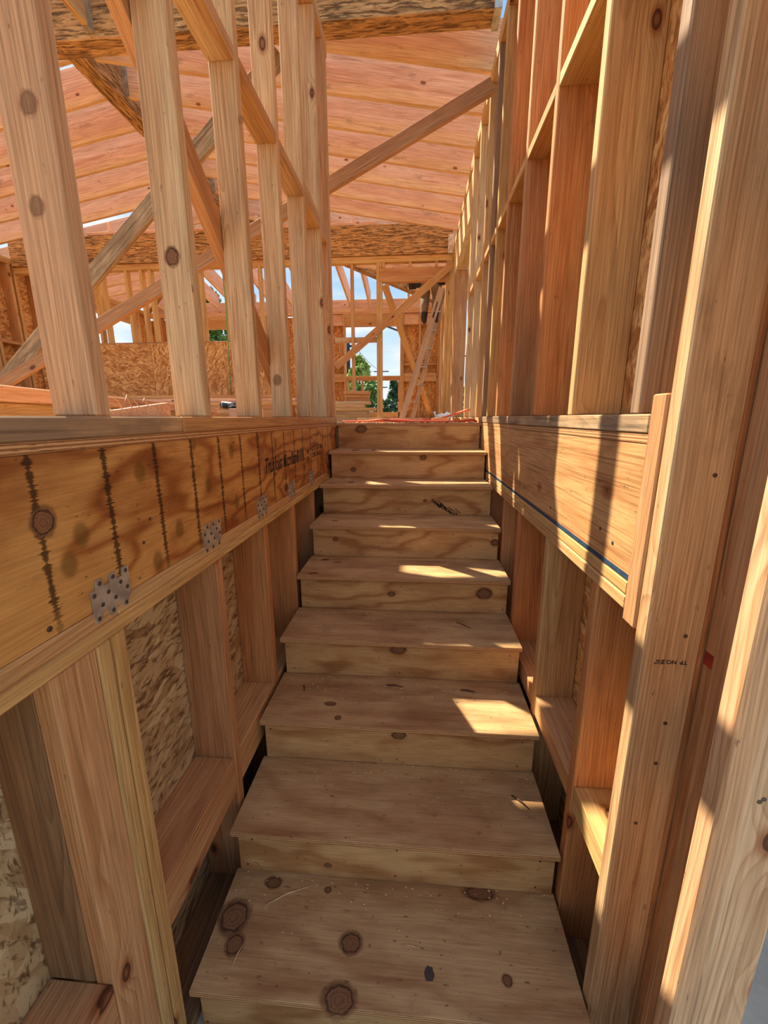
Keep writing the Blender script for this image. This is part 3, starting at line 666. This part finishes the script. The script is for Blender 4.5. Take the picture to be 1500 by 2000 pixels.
for x in (-.526, -.13, .22, .37): box('cripple', (x, x+.036), (PY0, PY1), (1.9555, 2.0235), 'lumber_orange', wp)
box('blocking', (-1.16, -.568), (PY0+.03, PY0+.068), (1.03, 1.1), 'lumber_tan', wp)
box('bottom_plate', (-5.6, -2.16), (PY0, PY1), (FLR+.0005, FLR+.0385), 'lumber_orange', wp)
box('bottom_plate', (-1.2, -.568), (PY0, PY1), (FLR+.0005, FLR+.0385), 'lumber_orange', wp)
xs = [-5.6, -3.862, -2.765, -2.17]
for i in range(3): box('sheathing_panel', (xs[i]+.003, xs[i+1]-.003), (PY0-.0125, PY0-.0005), (FLR+.001, 1.055), 'osb_orange', wp, 0)

# ------------------------------------------------------------------ far outer wall
wf = empty('wall_far', (-2.5, YF+.07, FLR), 'far outer stud wall with window opening to sky and trees', 'wall', kind='structure')
F0, F1 = YF, YF+.14
box('top_plate', (LXW, XR+.14), (F0, F1), (2.12, 2.158), 'lumber_pink', wf); box('top_plate', (LXW, XR+.14), (F0, F1), (2.1585, WT), 'lumber_pink', wf)
box('rim_board', (LXW, XR+.14), (F0+.1, F1), (WT+.0005, WT+.2), 'lumber_pink', wf)
box('bottom_plate', (LXW, XR), (F0, F1), (FLR+.0005, FLR+.039), 'lumber_orange', wf)
box('window_header', (-1.53, -.36), (F0, F1), (1.885, 2.1195), 'lumber_orange', wf)
box('window_header', (-5.2, -3.3), (F0, F1), (1.885, 2.1195), 'lumber_orange', wf)
for (x0, x1, z0, z1) in ((-1.53, -.36, .84, .878), (-1.53, -.36, .79, .8395), (-1.53, -.36, FLR+.04, .12), (-5.2, -3.3, .62, .7)):
    box('window_sill', (x0, x1), (F0, F1), (z0, z1), 'lumber_orange', wf)
for (x, z0, z1) in ((-1.94, FLR+.04, 2.12), (-1.57, FLR+.04, 2.12), (-1.53, FLR+.04, .789), (-1.2, .1205, .789), (-.4, FLR+.04, .789), (-.36, FLR+.04, 2.12), (-.32, FLR+.04, 2.12), (.03, FLR+.04, 2.12), (.42, FLR+.04, 2.12), (-2.4, FLR+.04, 2.12), (-2.85, FLR+.04, 2.12), (-3.3, FLR+.04, 2.12), (-3.26, FLR+.04, 2.12), (-5.24, FLR+.04, 2.12), (-5.6, FLR+.04, 2.12)):
    box('stud', (x, x+TH), (F0, F1), (z0, z1-.0005), 'lumber_orange', wf)
for (x0, x1) in ((-.281, .029), (.069, .419), (-1.9, -1.571)):
    box('blocking', (x0, x1), (F0+.02, F1), (.76, .93), 'lumber_orange', wf); box('blocking', (x0, x1), (F0+.02, F1), (1.09, 1.128), 'lumber_orange', wf); box('header_block', (x0, x1), (F0+.02, F1), (1.9, 2.11), 'lumber_pink', wf)
for (x0, x1) in ((-.36, XR+.13), (-3.25, -1.54), (-5.9, -5.21)): box('sheathing_panel', (x0, x1), (F1+.0005, F1+.0125), (FLR, 2.1), 'osb_orange', wf, 0, order=(2, 0, 1))

# ------------------------------------------------------------------ outer wall on the left of the room
wo = empty('wall_outer', (LXW-.07, 6, FLR), 'outer stud wall with oriented strand board at the far left of the room', 'wall', kind='structure')
O0, O1 = LXW-.14, LXW
box('top_plate', (O0, O1), (3.2, YF+.14), (2.14, 2.18), 'lumber_orange', wo); box('top_plate', (O0, O1), (3.2, YF+.14), (2.1805, WT), 'lumber_yellow', wo)
box('bottom_plate', (O0, O1), (3.2, YF-.001), (FLR+.0005, FLR+.039), 'lumber_orange', wo)
y = 4.4
while y < 9.1:
    low = 6.6 < y < 8.6
    box('stud', (O0, O1), (y, y+TH), (FLR+.0395, 1.03 if low else 2.1395), 'lumber_red' if int(y*10) % 2 else 'lumber_orange', wo)
    if y < 6.2: box('blocking', (O0, O1), (y+TH+.0005, y+.3995), (1.05+.2*(int(y*5) % 2), 1.088+.2*(int(y*5) % 2)), 'lumber_orange', wo)
    y += .4
box('stud', (O0, O1), (5.66, 5.698), (FLR+.0395, 2.1395), 'lumber_yellow', wo); box('stud', (O0, O1), (6.07, 6.108), (FLR+.0395, 2.1395), 'lumber_yellow', wo)
box('window_sill', (O0, O1), (6.445, 8.7995), (1.0305, 1.0685), 'lumber_orange', wo); box('window_header', (O0, O1), (6.445, 8.7995), (1.9, 2.1395), 'lumber_orange', wo)
box('sheathing_panel', (O0-.0125, O0-.0005), (4.2, 6.44), (FLR, 2.18), 'osb_orange', wo, 0); box('sheathing_panel', (O0-.0125, O0-.0005), (6.443, 8.8), (FLR, 1.03), 'osb_orange', wo, 0)
box('sheathing_panel', (O0-.0125, O0-.0005), (8.803, YF+.14), (FLR, 2.18), 'osb_orange', wo, 0)

# ------------------------------------------------------------------ braces (temporary lumber, each a thing of its own)
b1 = beam('brace', (-3.93, 3.19, -.02), (.452, 3.19, 2.055), .085, TH, (0, 0, 1), 'lumber_red'); tag(b1, 'long reddish diagonal brace crossing above the top of the stairs to the right wall', 'brace')
b2 = beam('brace', (-3.62, 3.235, .06), (-.93, 3.235, 2.33), .12, TH, (0, 0, 1), 'lumber_mottled'); tag(b2, 'dark mottled diagonal brace behind the left stud wall, steeper than the reddish one', 'brace')
b3 = beam('brace', (XLb-.02, 2.27, -.01), (XLb-.02, .2, 1.7), .089, TH, (0, 0, 1), 'lumber_red'); tag(b3, 'diagonal brown brace nailed flat to the back of the left stud wall', 'brace')
pA, pB = at(656, 717, 6.02), at(888, 516, 6.02)
b4 = beam('brace', pA, (pB.x-.03, 6.02, pB.z), .09, TH, (0, 0, 1), 'lumber_orange'); tag(b4, 'orange diagonal brace across the doorway of the far partition', 'brace')
pA, pB = at(752, 560, 6.3), at(858, 806, 9.1)
b5 = beam('brace', (pA.x, 6.25, pA.z), (.33, 9.0, FLR+.03), .09, TH, (1, 0, 0), 'lumber_orange'); tag(b5, 'diagonal brace slanting to the floor behind the wooden ladder', 'brace')

# ------------------------------------------------------------------ lumber lying about
def plank(x, y, z, mat, label, group=None):
    o = box('lumber_plank', x, y, z, mat); return tag(o, label, 'plank', group)
for (p0, p1, m_, lab) in (((-.92, .55, .0565), (-1.62, 3.2, .0565), 'lumber_pink', 'pale pink plank on top of the timbers behind the left stud wall'), ((-.93, .5, .0185), (-1.63, 3.15, .0185), 'lumber_tan', 'tan plank in the middle of the timbers behind the left stud wall'), ((-.94, .5, -.019), (-1.66, 3.2, -.019), 'lumber_orange', 'lowest plank of the timbers behind the left stud wall')):
    tag(beam('lumber_plank', p0, p1, .14, .0375, (1, 0, 0), m_), lab, 'plank')
plank((-4.3, -1.5), (4.9, 4.99), (.23, .268), 'lumber_orange', 'long thin plank at the top of the pile before the strand board')
plank((-4.1, -1.42), (4.88, 4.97), (.192, .23), 'lumber_pink', 'second plank in the pile before the strand board')
for k, lab in enumerate(('third plank in the pile before the strand board', 'fourth plank in the pile before the strand board', 'fifth plank in the pile before the strand board', 'sixth plank in the pile before the strand board', 'lowest plank in the pile before the strand board')):
    plank((-4.35+.07*(k % 3), -1.38-.09*(k % 2)), (4.86, 5.0), (.192-.046*(k+1), .192-.046*k-.001), ('lumber_orange', 'lumber_red', 'lumber_tan')[k % 3], lab)
# stack by the doorway
yb0 = 4.95
spec = [(-1.3, -.57, .0, .14, 'lumber_tan'), (-1.3, -.545, .0, .14, 'lumber_yellow'), (-1.3, -.575, .0, .12, 'lumber_tan'), (-1.3, -.48, -.02, .15, 'lumber_yellow'), (-1.3, -.61, .0, .12, 'lumber_orange'), (-1.3, -.55, .02, .16, 'lumber_tan'),
        (-.83, -.575, .05, .2, 'lumber_red'), (-.84, -.57, .03, .2, 'lumber_orange'), (-.86, -.56, .0, .24, 'lumber_red')]
labs = ['bottom board of the stack beside the doorway', 'second board up in the stack beside the doorway', 'third board up in the stack beside the doorway', 'fourth board up, sticking out of the stack beside the doorway', 'fifth board up in the stack beside the doorway', 'sixth board up in the stack beside the doorway',
        'lower short reddish offcut on the stack beside the doorway', 'middle short offcut on the stack beside the doorway', 'topmost short reddish offcut on the stack beside the doorway']
z = FLR
for (x0, x1, dy, wd, m_), lab in zip(spec, labs):
    o = box('stacked_board', (x0, x1), (yb0+dy, yb0+dy+wd), (z+.0005, z+TH), m_); tag(o, lab, 'board', 'boards stacked beside the doorway'); z += TH+.0005
# offcuts on the landing
offs = [((.12, .25), (3.26, 3.36), 'lumber_orange', 'short block offcut with dark end grain near the landing edge'), ((.3, .4), (3.42, 3.5), 'lumber_red', 'reddish block offcut further back on the landing'), ((-.25, .05), (3.36, 3.46), 'lumber_pink', 'flat pinkish offcut lying on the landing'), ((.34, .44), (3.24, 3.31), 'lumber_yellow', 'pale offcut against the right wall on the landing'), ((-.5, -.2), (3.55, 3.64), 'lumber_tan', 'tan offcut in front of the stacked boards')]
for (xr, yr, m_, lab) in offs:
    tag(box('offcut', xr, yr, (FLR+.0005, FLR+.035), m_), lab, 'offcut')
# splintered wedge on the left plate
wv = [(0, 0, 0), (.29, .0, 0), (.29, .03, 0), (0, .02, 0), (0, 0, .003), (.29, 0, .035), (.29, .03, .033), (0, .02, .002)]
wf_ = [[0, 3, 2, 1], [4, 5, 6, 7], [0, 1, 5, 4], [1, 2, 6, 5], [2, 3, 7, 6], [3, 0, 4, 7]]
sw = mesh_obj('splintered_wedge', [(XLb+.028-v[1], .76+v[0], v[2]+.0045) for v in wv], [f[::-1] for f in wf_], 'lumber_pink', None)
tag(sw, 'splintered pinkish wedge of wood lying on the left bottom plate', 'wood scrap')
for k in range(5):
    a = Vector((XLb+.025, .85+.03*k, .012+.003*k)); tube('fibre', [a, a+Vector((.004, -.02, .012+.01*(k % 3))), a+Vector((.006, -.035, .01+.016*(k % 2)))], [.0012, .001, .0004], 'splinter', sw, 5)

# ------------------------------------------------------------------ hose, cords, bag, black tube
rng = random.Random(3)
def wav(x0, x1, y0, amp, z0, seed, zend=0.):
    r_ = random.Random(seed); pts = []; p1, p2 = r_.uniform(0, 6), r_.uniform(0, 6)
    for i in range(40):
        u = i/39; pts.append((x0+(x1-x0)*u, y0+amp*math.sin(p1+u*7)+.4*amp*math.sin(p2+u*15), z0+.012*max(0, math.sin(p2+u*9))**2+zend*max(0, u-.7)/.3))
    return pts
hz_ = FLR+.009
p_ = wav(-.55, .42, 3.08, .03, hz_, 1)
p2 = [(x, y+.12, z) for (x, y, z) in reversed(wav(-.5, .42, 3.08, .025, hz_, 5))]
h1 = tube('air_hose', p_+[(.44, 3.13, hz_)]+p2, .0085, 'hose_orange', None, 6); tag(h1, 'orange-red air hose looped along the edge of the landing', 'hose')
p3 = wav(-.55, .46, 3.75, .05, hz_, 9, .1)
h2 = tube('extension_cord', p3, .009, 'hose_orange', None, 6); tag(h2, 'orange cord rising toward the right wall behind the hose', 'cord')
# black tool tube on the planks
tl = empty('tool_tube', (-1.35, 3.2, .09), 'black cylindrical tube with white print lying on planks behind left studs', 'tube')
a0, a1 = at(431, 791, 3.2), at(478, 795, 3.2)
tube('body', [a0, a0+(a1-a0)*.04, a0+(a1-a0)*.05, a1], [.018, .026, .03, .03], 'black_plastic', tl, 14)
tube('end_ring', [a0+(a1-a0)*.1, a0+(a1-a0)*.13], [.0308, .0308], 'white_print', tl, 14)
mid = a0+(a1-a0)*.35
for (dx, dz, L) in ((0, .008, .05), (.02, -.002, .045), (.005, -.011, .03)): box('white_print', (mid.x+dx, mid.x+dx+L), (mid.y-.0312, mid.y-.029), (mid.z+dz, mid.z+dz+.005), 'white_print', tl, 0)
sup = box('support_block', (a0.x+.09, a1.x+.12), (3.14, 3.27), (FLR, a0.z-.028), 'lumber_pink'); tag(sup, 'pinkish timber block holding up the black tube', 'timber')
# green cord hanging from the far cross beam
c0 = at(443, 640, 5.98)
gc = tube('hanging_cord', [(c0.x, 5.985, 2.1), (c0.x+.01, 5.985, 1.5), (c0.x-.01, 5.985, .8), (c0.x-.015, 5.985, .27)], .008, 'green_cord', None, 6); tag(gc, 'thin green cord hanging down in front of the strand board', 'cord')
# white crumpled bag near the heavy post
bag = empty('plastic_bag', (.3, 5.4, FLR), 'white crumpled plastic bag on the floor by the heavy post', 'bag')
bm = bmesh.new(); bmesh.ops.create_icosphere(bm, subdivisions=3, radius=1)
rb = random.Random(4)
for v in bm.verts:
    n = .75+.5*abs(math.sin(v.co.x*5+v.co.z*3))*abs(math.cos(v.co.y*4+v.co.z*6))+rb.uniform(-.05, .05)
    v.co = Vector((v.co.x*.11*n, v.co.y*.08*n, max(v.co.z*.06*n, -.03)))
    v.co.z += .25*max(0, v.co.x)
me = bpy.data.meshes.new('film'); bm.to_mesh(me); bm.free(); me.materials.append(MATS['white_film'])
o = bpy.data.objects.new('film', me); o.location = (.34, 5.35, FLR+.03+ZO); link(o, bag)
tube('bag_knot', [(.26, 5.33, FLR+.03), (.235, 5.32, FLR+.07), (.225, 5.3, FLR+.11)], [.016, .01, .014], 'white_film', bag, 6)

# ------------------------------------------------------------------ ladder
ld = empty('ladder', (.1, 7.4, FLR), 'weathered grey wooden ladder leaning right in the doorway', 'ladder')
l0, l1 = at(785, 815, 7.2), at(863, 562, 7.2); m0, m1 = at(806, 815, 7.58), at(868, 564, 7.58)
l0.z = m0.z = FLR+.02; m1.x = min(m1.x, XR-.02)
def slotted_rail(p0, p1, width, thick, u0, u1, sw_):
    """one rail with an open slot cut right through it between u0 and u1 of its length"""
    o = beam('rail', p0, p1, width, thick, (1, 0, 0), 'ladder_wood', ld); L = (p1-p0).length
    xs_ = [-L/2, (u0-.5)*L, (u1-.5)*L, L/2]; ys_ = [-width/2, -sw_/2, sw_/2, width/2]; bm = bmesh.new()
    g_ = [[[bm.verts.new((x_, y_, z_)) for z_ in (-thick/2, thick/2)] for y_ in ys_] for x_ in xs_]
    solid = lambda a, b_: 0 <= a < 3 and 0 <= b_ < 3 and (a, b_) != (1, 1)
    for a in range(3):
        for b_ in range(3):
            if not solid(a, b_): continue
            q = [g_[a][b_], g_[a+1][b_], g_[a+1][b_+1], g_[a][b_+1]]
            bm.faces.new([v[1] for v in q]); bm.faces.new([v[0] for v in reversed(q)])
            for e, (da, db) in enumerate(((0, -1), (1, 0), (0, 1), (-1, 0))):
                if not solid(a+da, b_+db):
                    v, w2 = q[e], q[(e+1) % 4]; bm.faces.new([v[0], w2[0], w2[1], v[1]])
    bmesh.ops.recalc_face_normals(bm, faces=bm.faces[:])
    me = bpy.data.meshes.new('rail'); bm.to_mesh(me); bm.free(); me.materials.append(MATS['ladder_wood']); o.data = me
slotted_rail(l0, l1, .1, .028, .78, .9, .026); beam('rail', m0, m1, .07, .028, (1, 0, 0), 'ladder_wood', ld)
for k in range(1, 7):
    u = k/7.2; a = l0.lerp(l1, u); b_ = m0.lerp(m1, u)
    beam('rung', (a.x, a.y+.01, a.z), (b_.x, b_.y-.01, b_.z), .08, .022, (1, 0, 0), 'ladder_wood', ld)

# ------------------------------------------------------------------ person on the ladder
def skin_mesh(name, joints, bones, root):
    """joints: name -> (pos, rx, ry); one continuous skinned body"""
    names = list(joints); idx = {n: i for i, n in enumerate(names)}
    me = bpy.data.meshes.new(name); me.from_pydata([joints[n][0] for n in names], [(idx[a], idx[b]) for a, b in bones], [])
    o = bpy.data.objects.new('tmp_skin', me); COL.objects.link(o)
    sk = o.modifiers.new('skin', 'SKIN'); sk.branch_smoothing = .4
    for i, n in enumerate(names):
        d = me.skin_vertices[0].data[i]; d.radius = (joints[n][1], joints[n][2]); d.use_root = (n == root)
    sb = o.modifiers.new('sub', 'SUBSURF'); sb.levels = 2; sb.render_levels = 2
    out_ = bpy.data.meshes.new_from_object(o.evaluated_get(bpy.context.evaluated_depsgraph_get()))
    bpy.data.objects.remove(o); bpy.data.meshes.remove(me)
    for p in out_.polygons: p.use_smooth = True
    return out_
PX, PYY = .2, 7.44
PZ = at(835, 629, PYY).z
J = {}
def j(n, x, y, z, rx, ry=None): J[n] = ((x, y, z), rx, ry or rx)
UP = -.15                      # knees bent, so the trunk sits lower
j('pelvis', -.08, 0, .80+UP, .12, .15); j('waist', -.03, 0, .93+UP, .105, .14); j('chest', .06, 0, 1.12+UP, .11, .16); j('upper', .12, 0, 1.27+UP, .1, .15); j('neck', .17, 0, 1.38+UP, .055); j('head0', .2, 0, 1.47+UP, .075, .07); j('head1', .225, 0, 1.57+UP, .095, .08); j('head2', .23, 0, 1.65+UP, .06, .06)
bones = [('pelvis', 'waist'), ('waist', 'chest'), ('chest', 'upper'), ('upper', 'neck'), ('neck', 'head0'), ('head0', 'head1'), ('head1', 'head2')]
for s, nm in ((-1, 'r'), (1, 'l')):
    fx = .0 if s < 0 else .05
    j('hip'+nm, -.05, s*.09, .76+UP, .11, .115); j('thigh'+nm, 0+fx*.2, s*.1, .6+UP*.6, .105); j('knee'+nm, .1+fx*.5, s*.1, .42, .082); j('calf'+nm, .0+fx*.8, s*.1, .27, .076); j('ankle'+nm, -.03+fx, s*.1, .09, .06); j('heel'+nm, -.03+fx, s*.1, .045, .055, .05); j('toe'+nm, .12+fx, s*.105, .03, .04, .03)
    bones += [('pelvis', 'hip'+nm), ('hip'+nm, 'thigh'+nm), ('thigh'+nm, 'knee'+nm), ('knee'+nm, 'calf'+nm), ('calf'+nm, 'ankle'+nm), ('ankle'+nm, 'heel'+nm), ('heel'+nm, 'toe'+nm)]
    j('sho'+nm, .13, s*.16, 1.26+UP, .06); j('elb'+nm, .05 if s > 0 else -.02, s*.21, 1.02+UP, .045); j('wri'+nm, .24, s*.17, .98+UP, .03); j('palm'+nm, .3, s*.16, 1.0+UP, .032, .02)
    bones += [('upper', 'sho'+nm), ('sho'+nm, 'elb'+nm), ('elb'+nm, 'wri'+nm), ('wri'+nm, 'palm'+nm)]
    for f in range(4):
        yo = s*.16+(f-1.5)*.019; L = (.03, .036, .034, .026)[f]
        j('f%d%sa' % (f, nm), .33, yo, 1.01+UP, .009); j('f%d%sb' % (f, nm), .33+L, yo, 1.0+UP, .008); j('f%d%sc' % (f, nm), .335+L, yo, .975+UP, .007)
        bones += [('palm'+nm, 'f%d%sa' % (f, nm)), ('f%d%sa' % (f, nm), 'f%d%sb' % (f, nm)), ('f%d%sb' % (f, nm), 'f%d%sc' % (f, nm))]
    j('t%sa' % nm, .285, s*.125, 1.0+UP, .01); j('t%sb' % nm, .315, s*.118, .985+UP, .008)
    bones += [('palm'+nm, 't%sa' % nm), ('t%sa' % nm, 't%sb' % nm)]
body = skin_mesh('body', J, bones, 'pelvis')
for m_ in ('skin', 'trousers', 'jacket', 'boot'): body.materials.append(MATS[m_])
for p in body.polygons:
    c = p.center
    if c.z < .15 and c.z < 1: p.material_index = 3
    elif c.z < .86+UP and c.x < .2: p.material_index = 1
    elif c.z < 1.36+UP and c.x < .235: p.material_index = 2
    else: p.material_index = 0
PERSON_TURN = math.radians(80)
per = empty('person', (PX, PYY, PZ), 'person in grey-brown trousers and dark jacket standing on the ladder', 'person')
o = bpy.data.objects.new('body', body); o.location = (PX, PYY, PZ+ZO); link(o, per)
bm = bmesh.new(); bmesh.ops.create_uvsphere(bm, u_segments=16, v_segments=10, radius=.112)
bmesh.ops.delete(bm, geom=[v for v in bm.verts if v.co.z < -.01], context='VERTS')
for v in bm.verts: v.co = Vector((v.co.x*1.1, v.co.y*.92, v.co.z*1.0))
me = bpy.data.meshes.new('hair'); bm.to_mesh(me); bm.free(); me.materials.append(MATS['hair'])
o = bpy.data.objects.new('hair', me); o.location = (PX+.215, PYY, PZ+1.6+UP+ZO); link(o, per)
for s in (-1, 1):
    for (nm, dx, dy, dz, r_, m_) in (('eye', .315, .034, 1.575, .011, 'white_film'), ('ear', .22, .083, 1.57, .02, 'skin')):
        bm = bmesh.new(); bmesh.ops.create_uvsphere(bm, u_segments=10, v_segments=8, radius=r_); me = bpy.data.meshes.new(nm); bm.to_mesh(me); bm.free(); me.materials.append(MATS[m_])
        o = bpy.data.objects.new(nm, me); o.location = (PX+dx, PYY+s*dy, PZ+dz+UP+ZO); link(o, per)
tube('nose', [(PX+.312, PYY, PZ+UP+1.585), (PX+.335, PYY, PZ+UP+1.55), (PX+.318, PYY, PZ+UP+1.54)], [.008, .014, .006], 'skin', per, 8)
tube('mouth', [(PX+.308, PYY-.022, PZ+UP+1.508), (PX+.316, PYY, PZ+UP+1.507), (PX+.308, PYY+.022, PZ+UP+1.508)], [.002, .005, .002], 'leather', per, 6)
# tool belt with pouches
bp = [(PX-.055+.135*math.cos(a), PYY+.165*math.sin(a), PZ+.87+UP) for a in [i*2*math.pi/20 for i in range(21)]]
belt = tube('tool_belt', bp, .018, 'leather', per, 6)
for (dx, dy) in ((-.1, -.2), (-.06, .2), (.0, .3)):
    prism('pouch', [(PX+dx-.06, PZ+.88+UP), (PX+dx+.05, PZ+.88+UP), (PX+dx+.04, PZ+.68+UP), (PX+dx-.05, PZ+.7+UP)], 1, PYY+dy-.06, PYY+dy+.06, 'jacket', per)

per.rotation_euler.z = PERSON_TURN
# ------------------------------------------------------------------ splinters, twigs and sawdust on the treads
spl = [(0, (-.45, .92), (.14, .07), .003, 'longest pale straw-like splinter slanting across the lowest tread'), (0, (-.48, .78), (.01, .05), .002, 'short pale splinter at the left front of the lowest tread'), (0, (-.02, .86), (.05, -.003), .002, 'small pale splinter in the middle of the lowest tread'),
       (1, (.35, 1.2), (.05, -.05), .0035, 'dark curved twig on the right of the second tread'), (1, (-.44, 1.19), (.03, .018), .002, 'small pale splinter on the left of the second tread'), (2, (.2, 1.515), (.06, -.01), .004, 'dark chip against the riser on the right of the third tread'), (2, (-.11, 1.525), (.07, -.008), .004, 'dark chip against the riser in the middle of the third tread'), (2, (-.46, 1.5), (.012, -.035), .004, 'dark sliver beside the left stud on the third tread'),
       (3, (.2, 1.76), (.06, -.05), .0025, 'dark thin twig near the sun patch on the fourth tread'), (3, (-.3, 1.6), (.03, .02), .002, 'tiny pale splinter on the left of the fourth tread'), (4, (-.52, 1.87), (.05, .01), .003, 'dark sliver at the front left of the fifth tread'), (4, (-.5, 2.07), (.04, .01), .003, 'dark sliver at the back left of the fifth tread'), (5, (.0, 2.3), (.03, .012), .002, 'tiny pale splinter on the sixth tread'),
       (6, (-.42, 2.5), (.04, .02), .003, 'dark sliver among sawdust on the seventh tread'), (7, (-.43, 2.76), (.05, .03), .003, 'longer dark sliver among chips on the top tread'), (7, (-.3, 2.8), (.03, -.02), .003, 'short dark sliver on the top tread')]
for (k, (x, y), (dx, dy), r_, lab) in spl:
    a = Vector((x, y, NZ[k]+r_*.8)); b_ = a+Vector((dx, dy, 0)); mid = (a+b_)/2+Vector((-dy*.05, dx*.05, r_*.3))
    o = tube('splinter', [a, mid, b_], [r_*.6, r_, r_*.4], 'splinter' if 'pale' in lab else 'bark_dark', None, 5)
    tag(o, lab, 'splinter', 'splinters on the stair treads')
vs_, fs = [], []; rg = random.Random(11)
for i in range(900):
    k = rg.choice([6, 6, 6, 7, 7, 5, 4, 3, 2, 1, 0])
    if k >= 5: x = -.57+abs(rg.gauss(0, .12)) if rg.random() < .7 else rg.uniform(-.5, .45); y = NY[k]+.3-abs(rg.gauss(0, .1))
    else: x = rg.uniform(-.55, .44); y = NY[k]+.3-abs(rg.gauss(0, .06))
    y = min(max(y, NY[k]+.01), NY[k]+.298); x = min(max(x, -.56), .44)
    s_ = rg.uniform(.0015, .004); a = rg.uniform(0, 6.28); z = NZ[k]+.0003; n0 = len(vs_)
    for q in range(4): b_ = a+q*math.pi/2; vs_.append((x+s_*math.cos(b_)*(1.8 if q % 2 else 1), y+s_*math.sin(b_), z+rg.uniform(0, .0025)))
    vs_.append((x, y, z+.003)); fs += [[n0, n0+1, n0+4], [n0+1, n0+2, n0+4], [n0+2, n0+3, n0+4], [n0+3, n0, n0+4]]
sdst = mesh_obj('sawdust', vs_, fs, 'splinter'); tag(sdst, 'pale sawdust and chips scattered over the stair treads', 'sawdust', kind='stuff')
vs_, fs = [], []
for i in range(500):
    x = rg.uniform(-.55, .44); y = 3.0+abs(rg.gauss(0, .35)); s_ = rg.uniform(.004, .014); a = rg.uniform(0, 6.28); n0 = len(vs_)
    for q in range(4): b_ = a+q*math.pi/2; vs_.append((x+s_*math.cos(b_)*(2 if q % 2 else 1), y+s_*math.sin(b_), FLR+.0006+rg.uniform(0, .004)))
    vs_.append((x, y, FLR+.008)); fs += [[n0, n0+1, n0+4], [n0+1, n0+2, n0+4], [n0+2, n0+3, n0+4], [n0+3, n0, n0+4]]
s2 = mesh_obj('wood_chips', vs_, fs, 'splinter'); tag(s2, 'pale wood chips littering the landing floor', 'wood chips', kind='stuff')

# ------------------------------------------------------------------ outside: trees, poles, wires
def tree(px, Y, top_py, wid, mat, label, seed, n=3500, leaf=.13, conifer=False):
    r_ = random.Random(seed); base = at(px, 815, Y); zg = LOW-.15; ztop = at(px, top_py, Y).z; h = ztop-zg
    root = empty('tree', (base.x, Y, zg), label, 'tree', 'trees outside the house')
    tube('trunk', [(base.x, Y, zg-.05), (base.x+.05, Y, zg+h*.4), (base.x, Y, zg+h*.85)], [h*.025, h*.018, h*.006], 'tree_bark', root, 8)
    vs_, fs = [], []
    clumps = []
    for i in range(90):
        u = r_.uniform(.12, 1.); rad = wid*((1-u)*.95+.05 if conifer else math.sin(math.pi*min(.98, .12+u*.86))**.7)
        a = r_.uniform(0, 6.28); q = math.sqrt(r_.random())*rad*.8; clumps.append((q*math.cos(a), q*math.sin(a), u*h*.96, wid*r_.uniform(.14, .3)*(1.2-u*.6)))
    for i in range(n):
        c = r_.choice(clumps); g_ = Vector((r_.gauss(0, 1), r_.gauss(0, 1), r_.gauss(0, .8))).normalized()*c[3]*(r_.random()**.4)
        p = Vector((c[0], c[1], c[2]))+g_; s_ = leaf*r_.uniform(.6, 1.3); u = Vector((r_.gauss(0, 1), r_.gauss(0, 1), r_.gauss(0, 1))).normalized(); v = u.orthogonal().normalized(); m0 = len(vs_)
        vs_ += [p-u*s_, p+v*s_*.5, p+u*s_, p-v*s_*.5]; fs.append([m0, m0+1, m0+2, m0+3])
    f = mesh_obj('foliage', vs_, fs, mat, root, loc=(base.x, Y, zg)); f['kind'] = 'stuff'
tree(703, 22, 688, 1.1, 'leaf_light', 'pale green birch-like tree showing above the window sill', 1, 9000, .085)
tree(724, 17, 742, 1.5, 'leaf_mid', 'mid green bush behind the lower window opening', 2, 12000, .08)
tree(684, 11.5, 742, .6, 'leaf_light', 'leafy green shrub behind the stacked boards', 7, 6000, .07)
tree(770, 30, 735, 1.5, 'leaf_dark', 'dark blue-green conifer beyond the window opening', 3, 9000, .1, True)
tree(752, 14, 783, 1.3, 'leaf_dark', 'low dark hedge plant under the window opening', 4, 9000, .07)
tree(428, 20, 560, 2.1, 'leaf_mid', 'tall leafy green tree seen over the strand board', 5, 12000, .1)
tree(910, 16, 752, .8, 'leaf_mid', 'green tree seen beyond the gap beside the heavy post', 6, 6000, .07)
def pole(px, Y, top_py, r_, arms, label):
    b = at(px, 815, Y); tp = at(px, top_py, Y).z
    root = empty('utility_pole', (b.x, Y, LOW-.15), label, 'utility pole')
    tube('shaft', [(b.x, Y, LOW-.2), (b.x, Y, tp)], [r_*1.2, r_], 'pole_dark', root, 10)
    for az_, L in arms: box('crossarm', (b.x-L, b.x+L), (Y-.06, Y+.06), (tp-az_-.06, tp-az_+.06), 'pole_dark', root)
    return Vector((b.x, Y, tp))
t1 = pole(681, 26, 664, .16, [(.35, .6)], 'dark utility pole near the left edge of the window opening')
t2 = pole(745, 55, 720, .14, [(.35, .95), (2.3, .8)], 'distant utility pole with two crossarms beyond the trees')
t3 = pole(1040, 22, 733, .13, [(.3, .6)], 'utility pole standing beyond the right wall')
for k, (a, b_, lab) in enumerate(((t1+Vector((-.4, 0, -.3)), t2+Vector((-.7, 0, -.3)), 'thin power line running from the near pole to the far pole'), (t1+Vector((.4, 0, -.3)), t2+Vector((.7, 0, -.3)), 'second power line running from the near pole to the far pole'), (Vector((-.98, YF+.15, 2.02)), t3+Vector((0, 0, -.1)), 'thick cable slanting down from the window header past the heavy post'), (t1+Vector((0, 0, -.5)), at(420, 560, 24), 'cable running from the near pole past the leafy tree'))):
    pts = [a.lerp(b_, i/16)-Vector((0, 0, (.1 if k == 2 else .5)*math.sin(math.pi*i/16))) for i in range(17)]
    tag(tube('power_line', pts, .018 if k < 2 else .022, 'wire', None, 5), lab, 'wire')
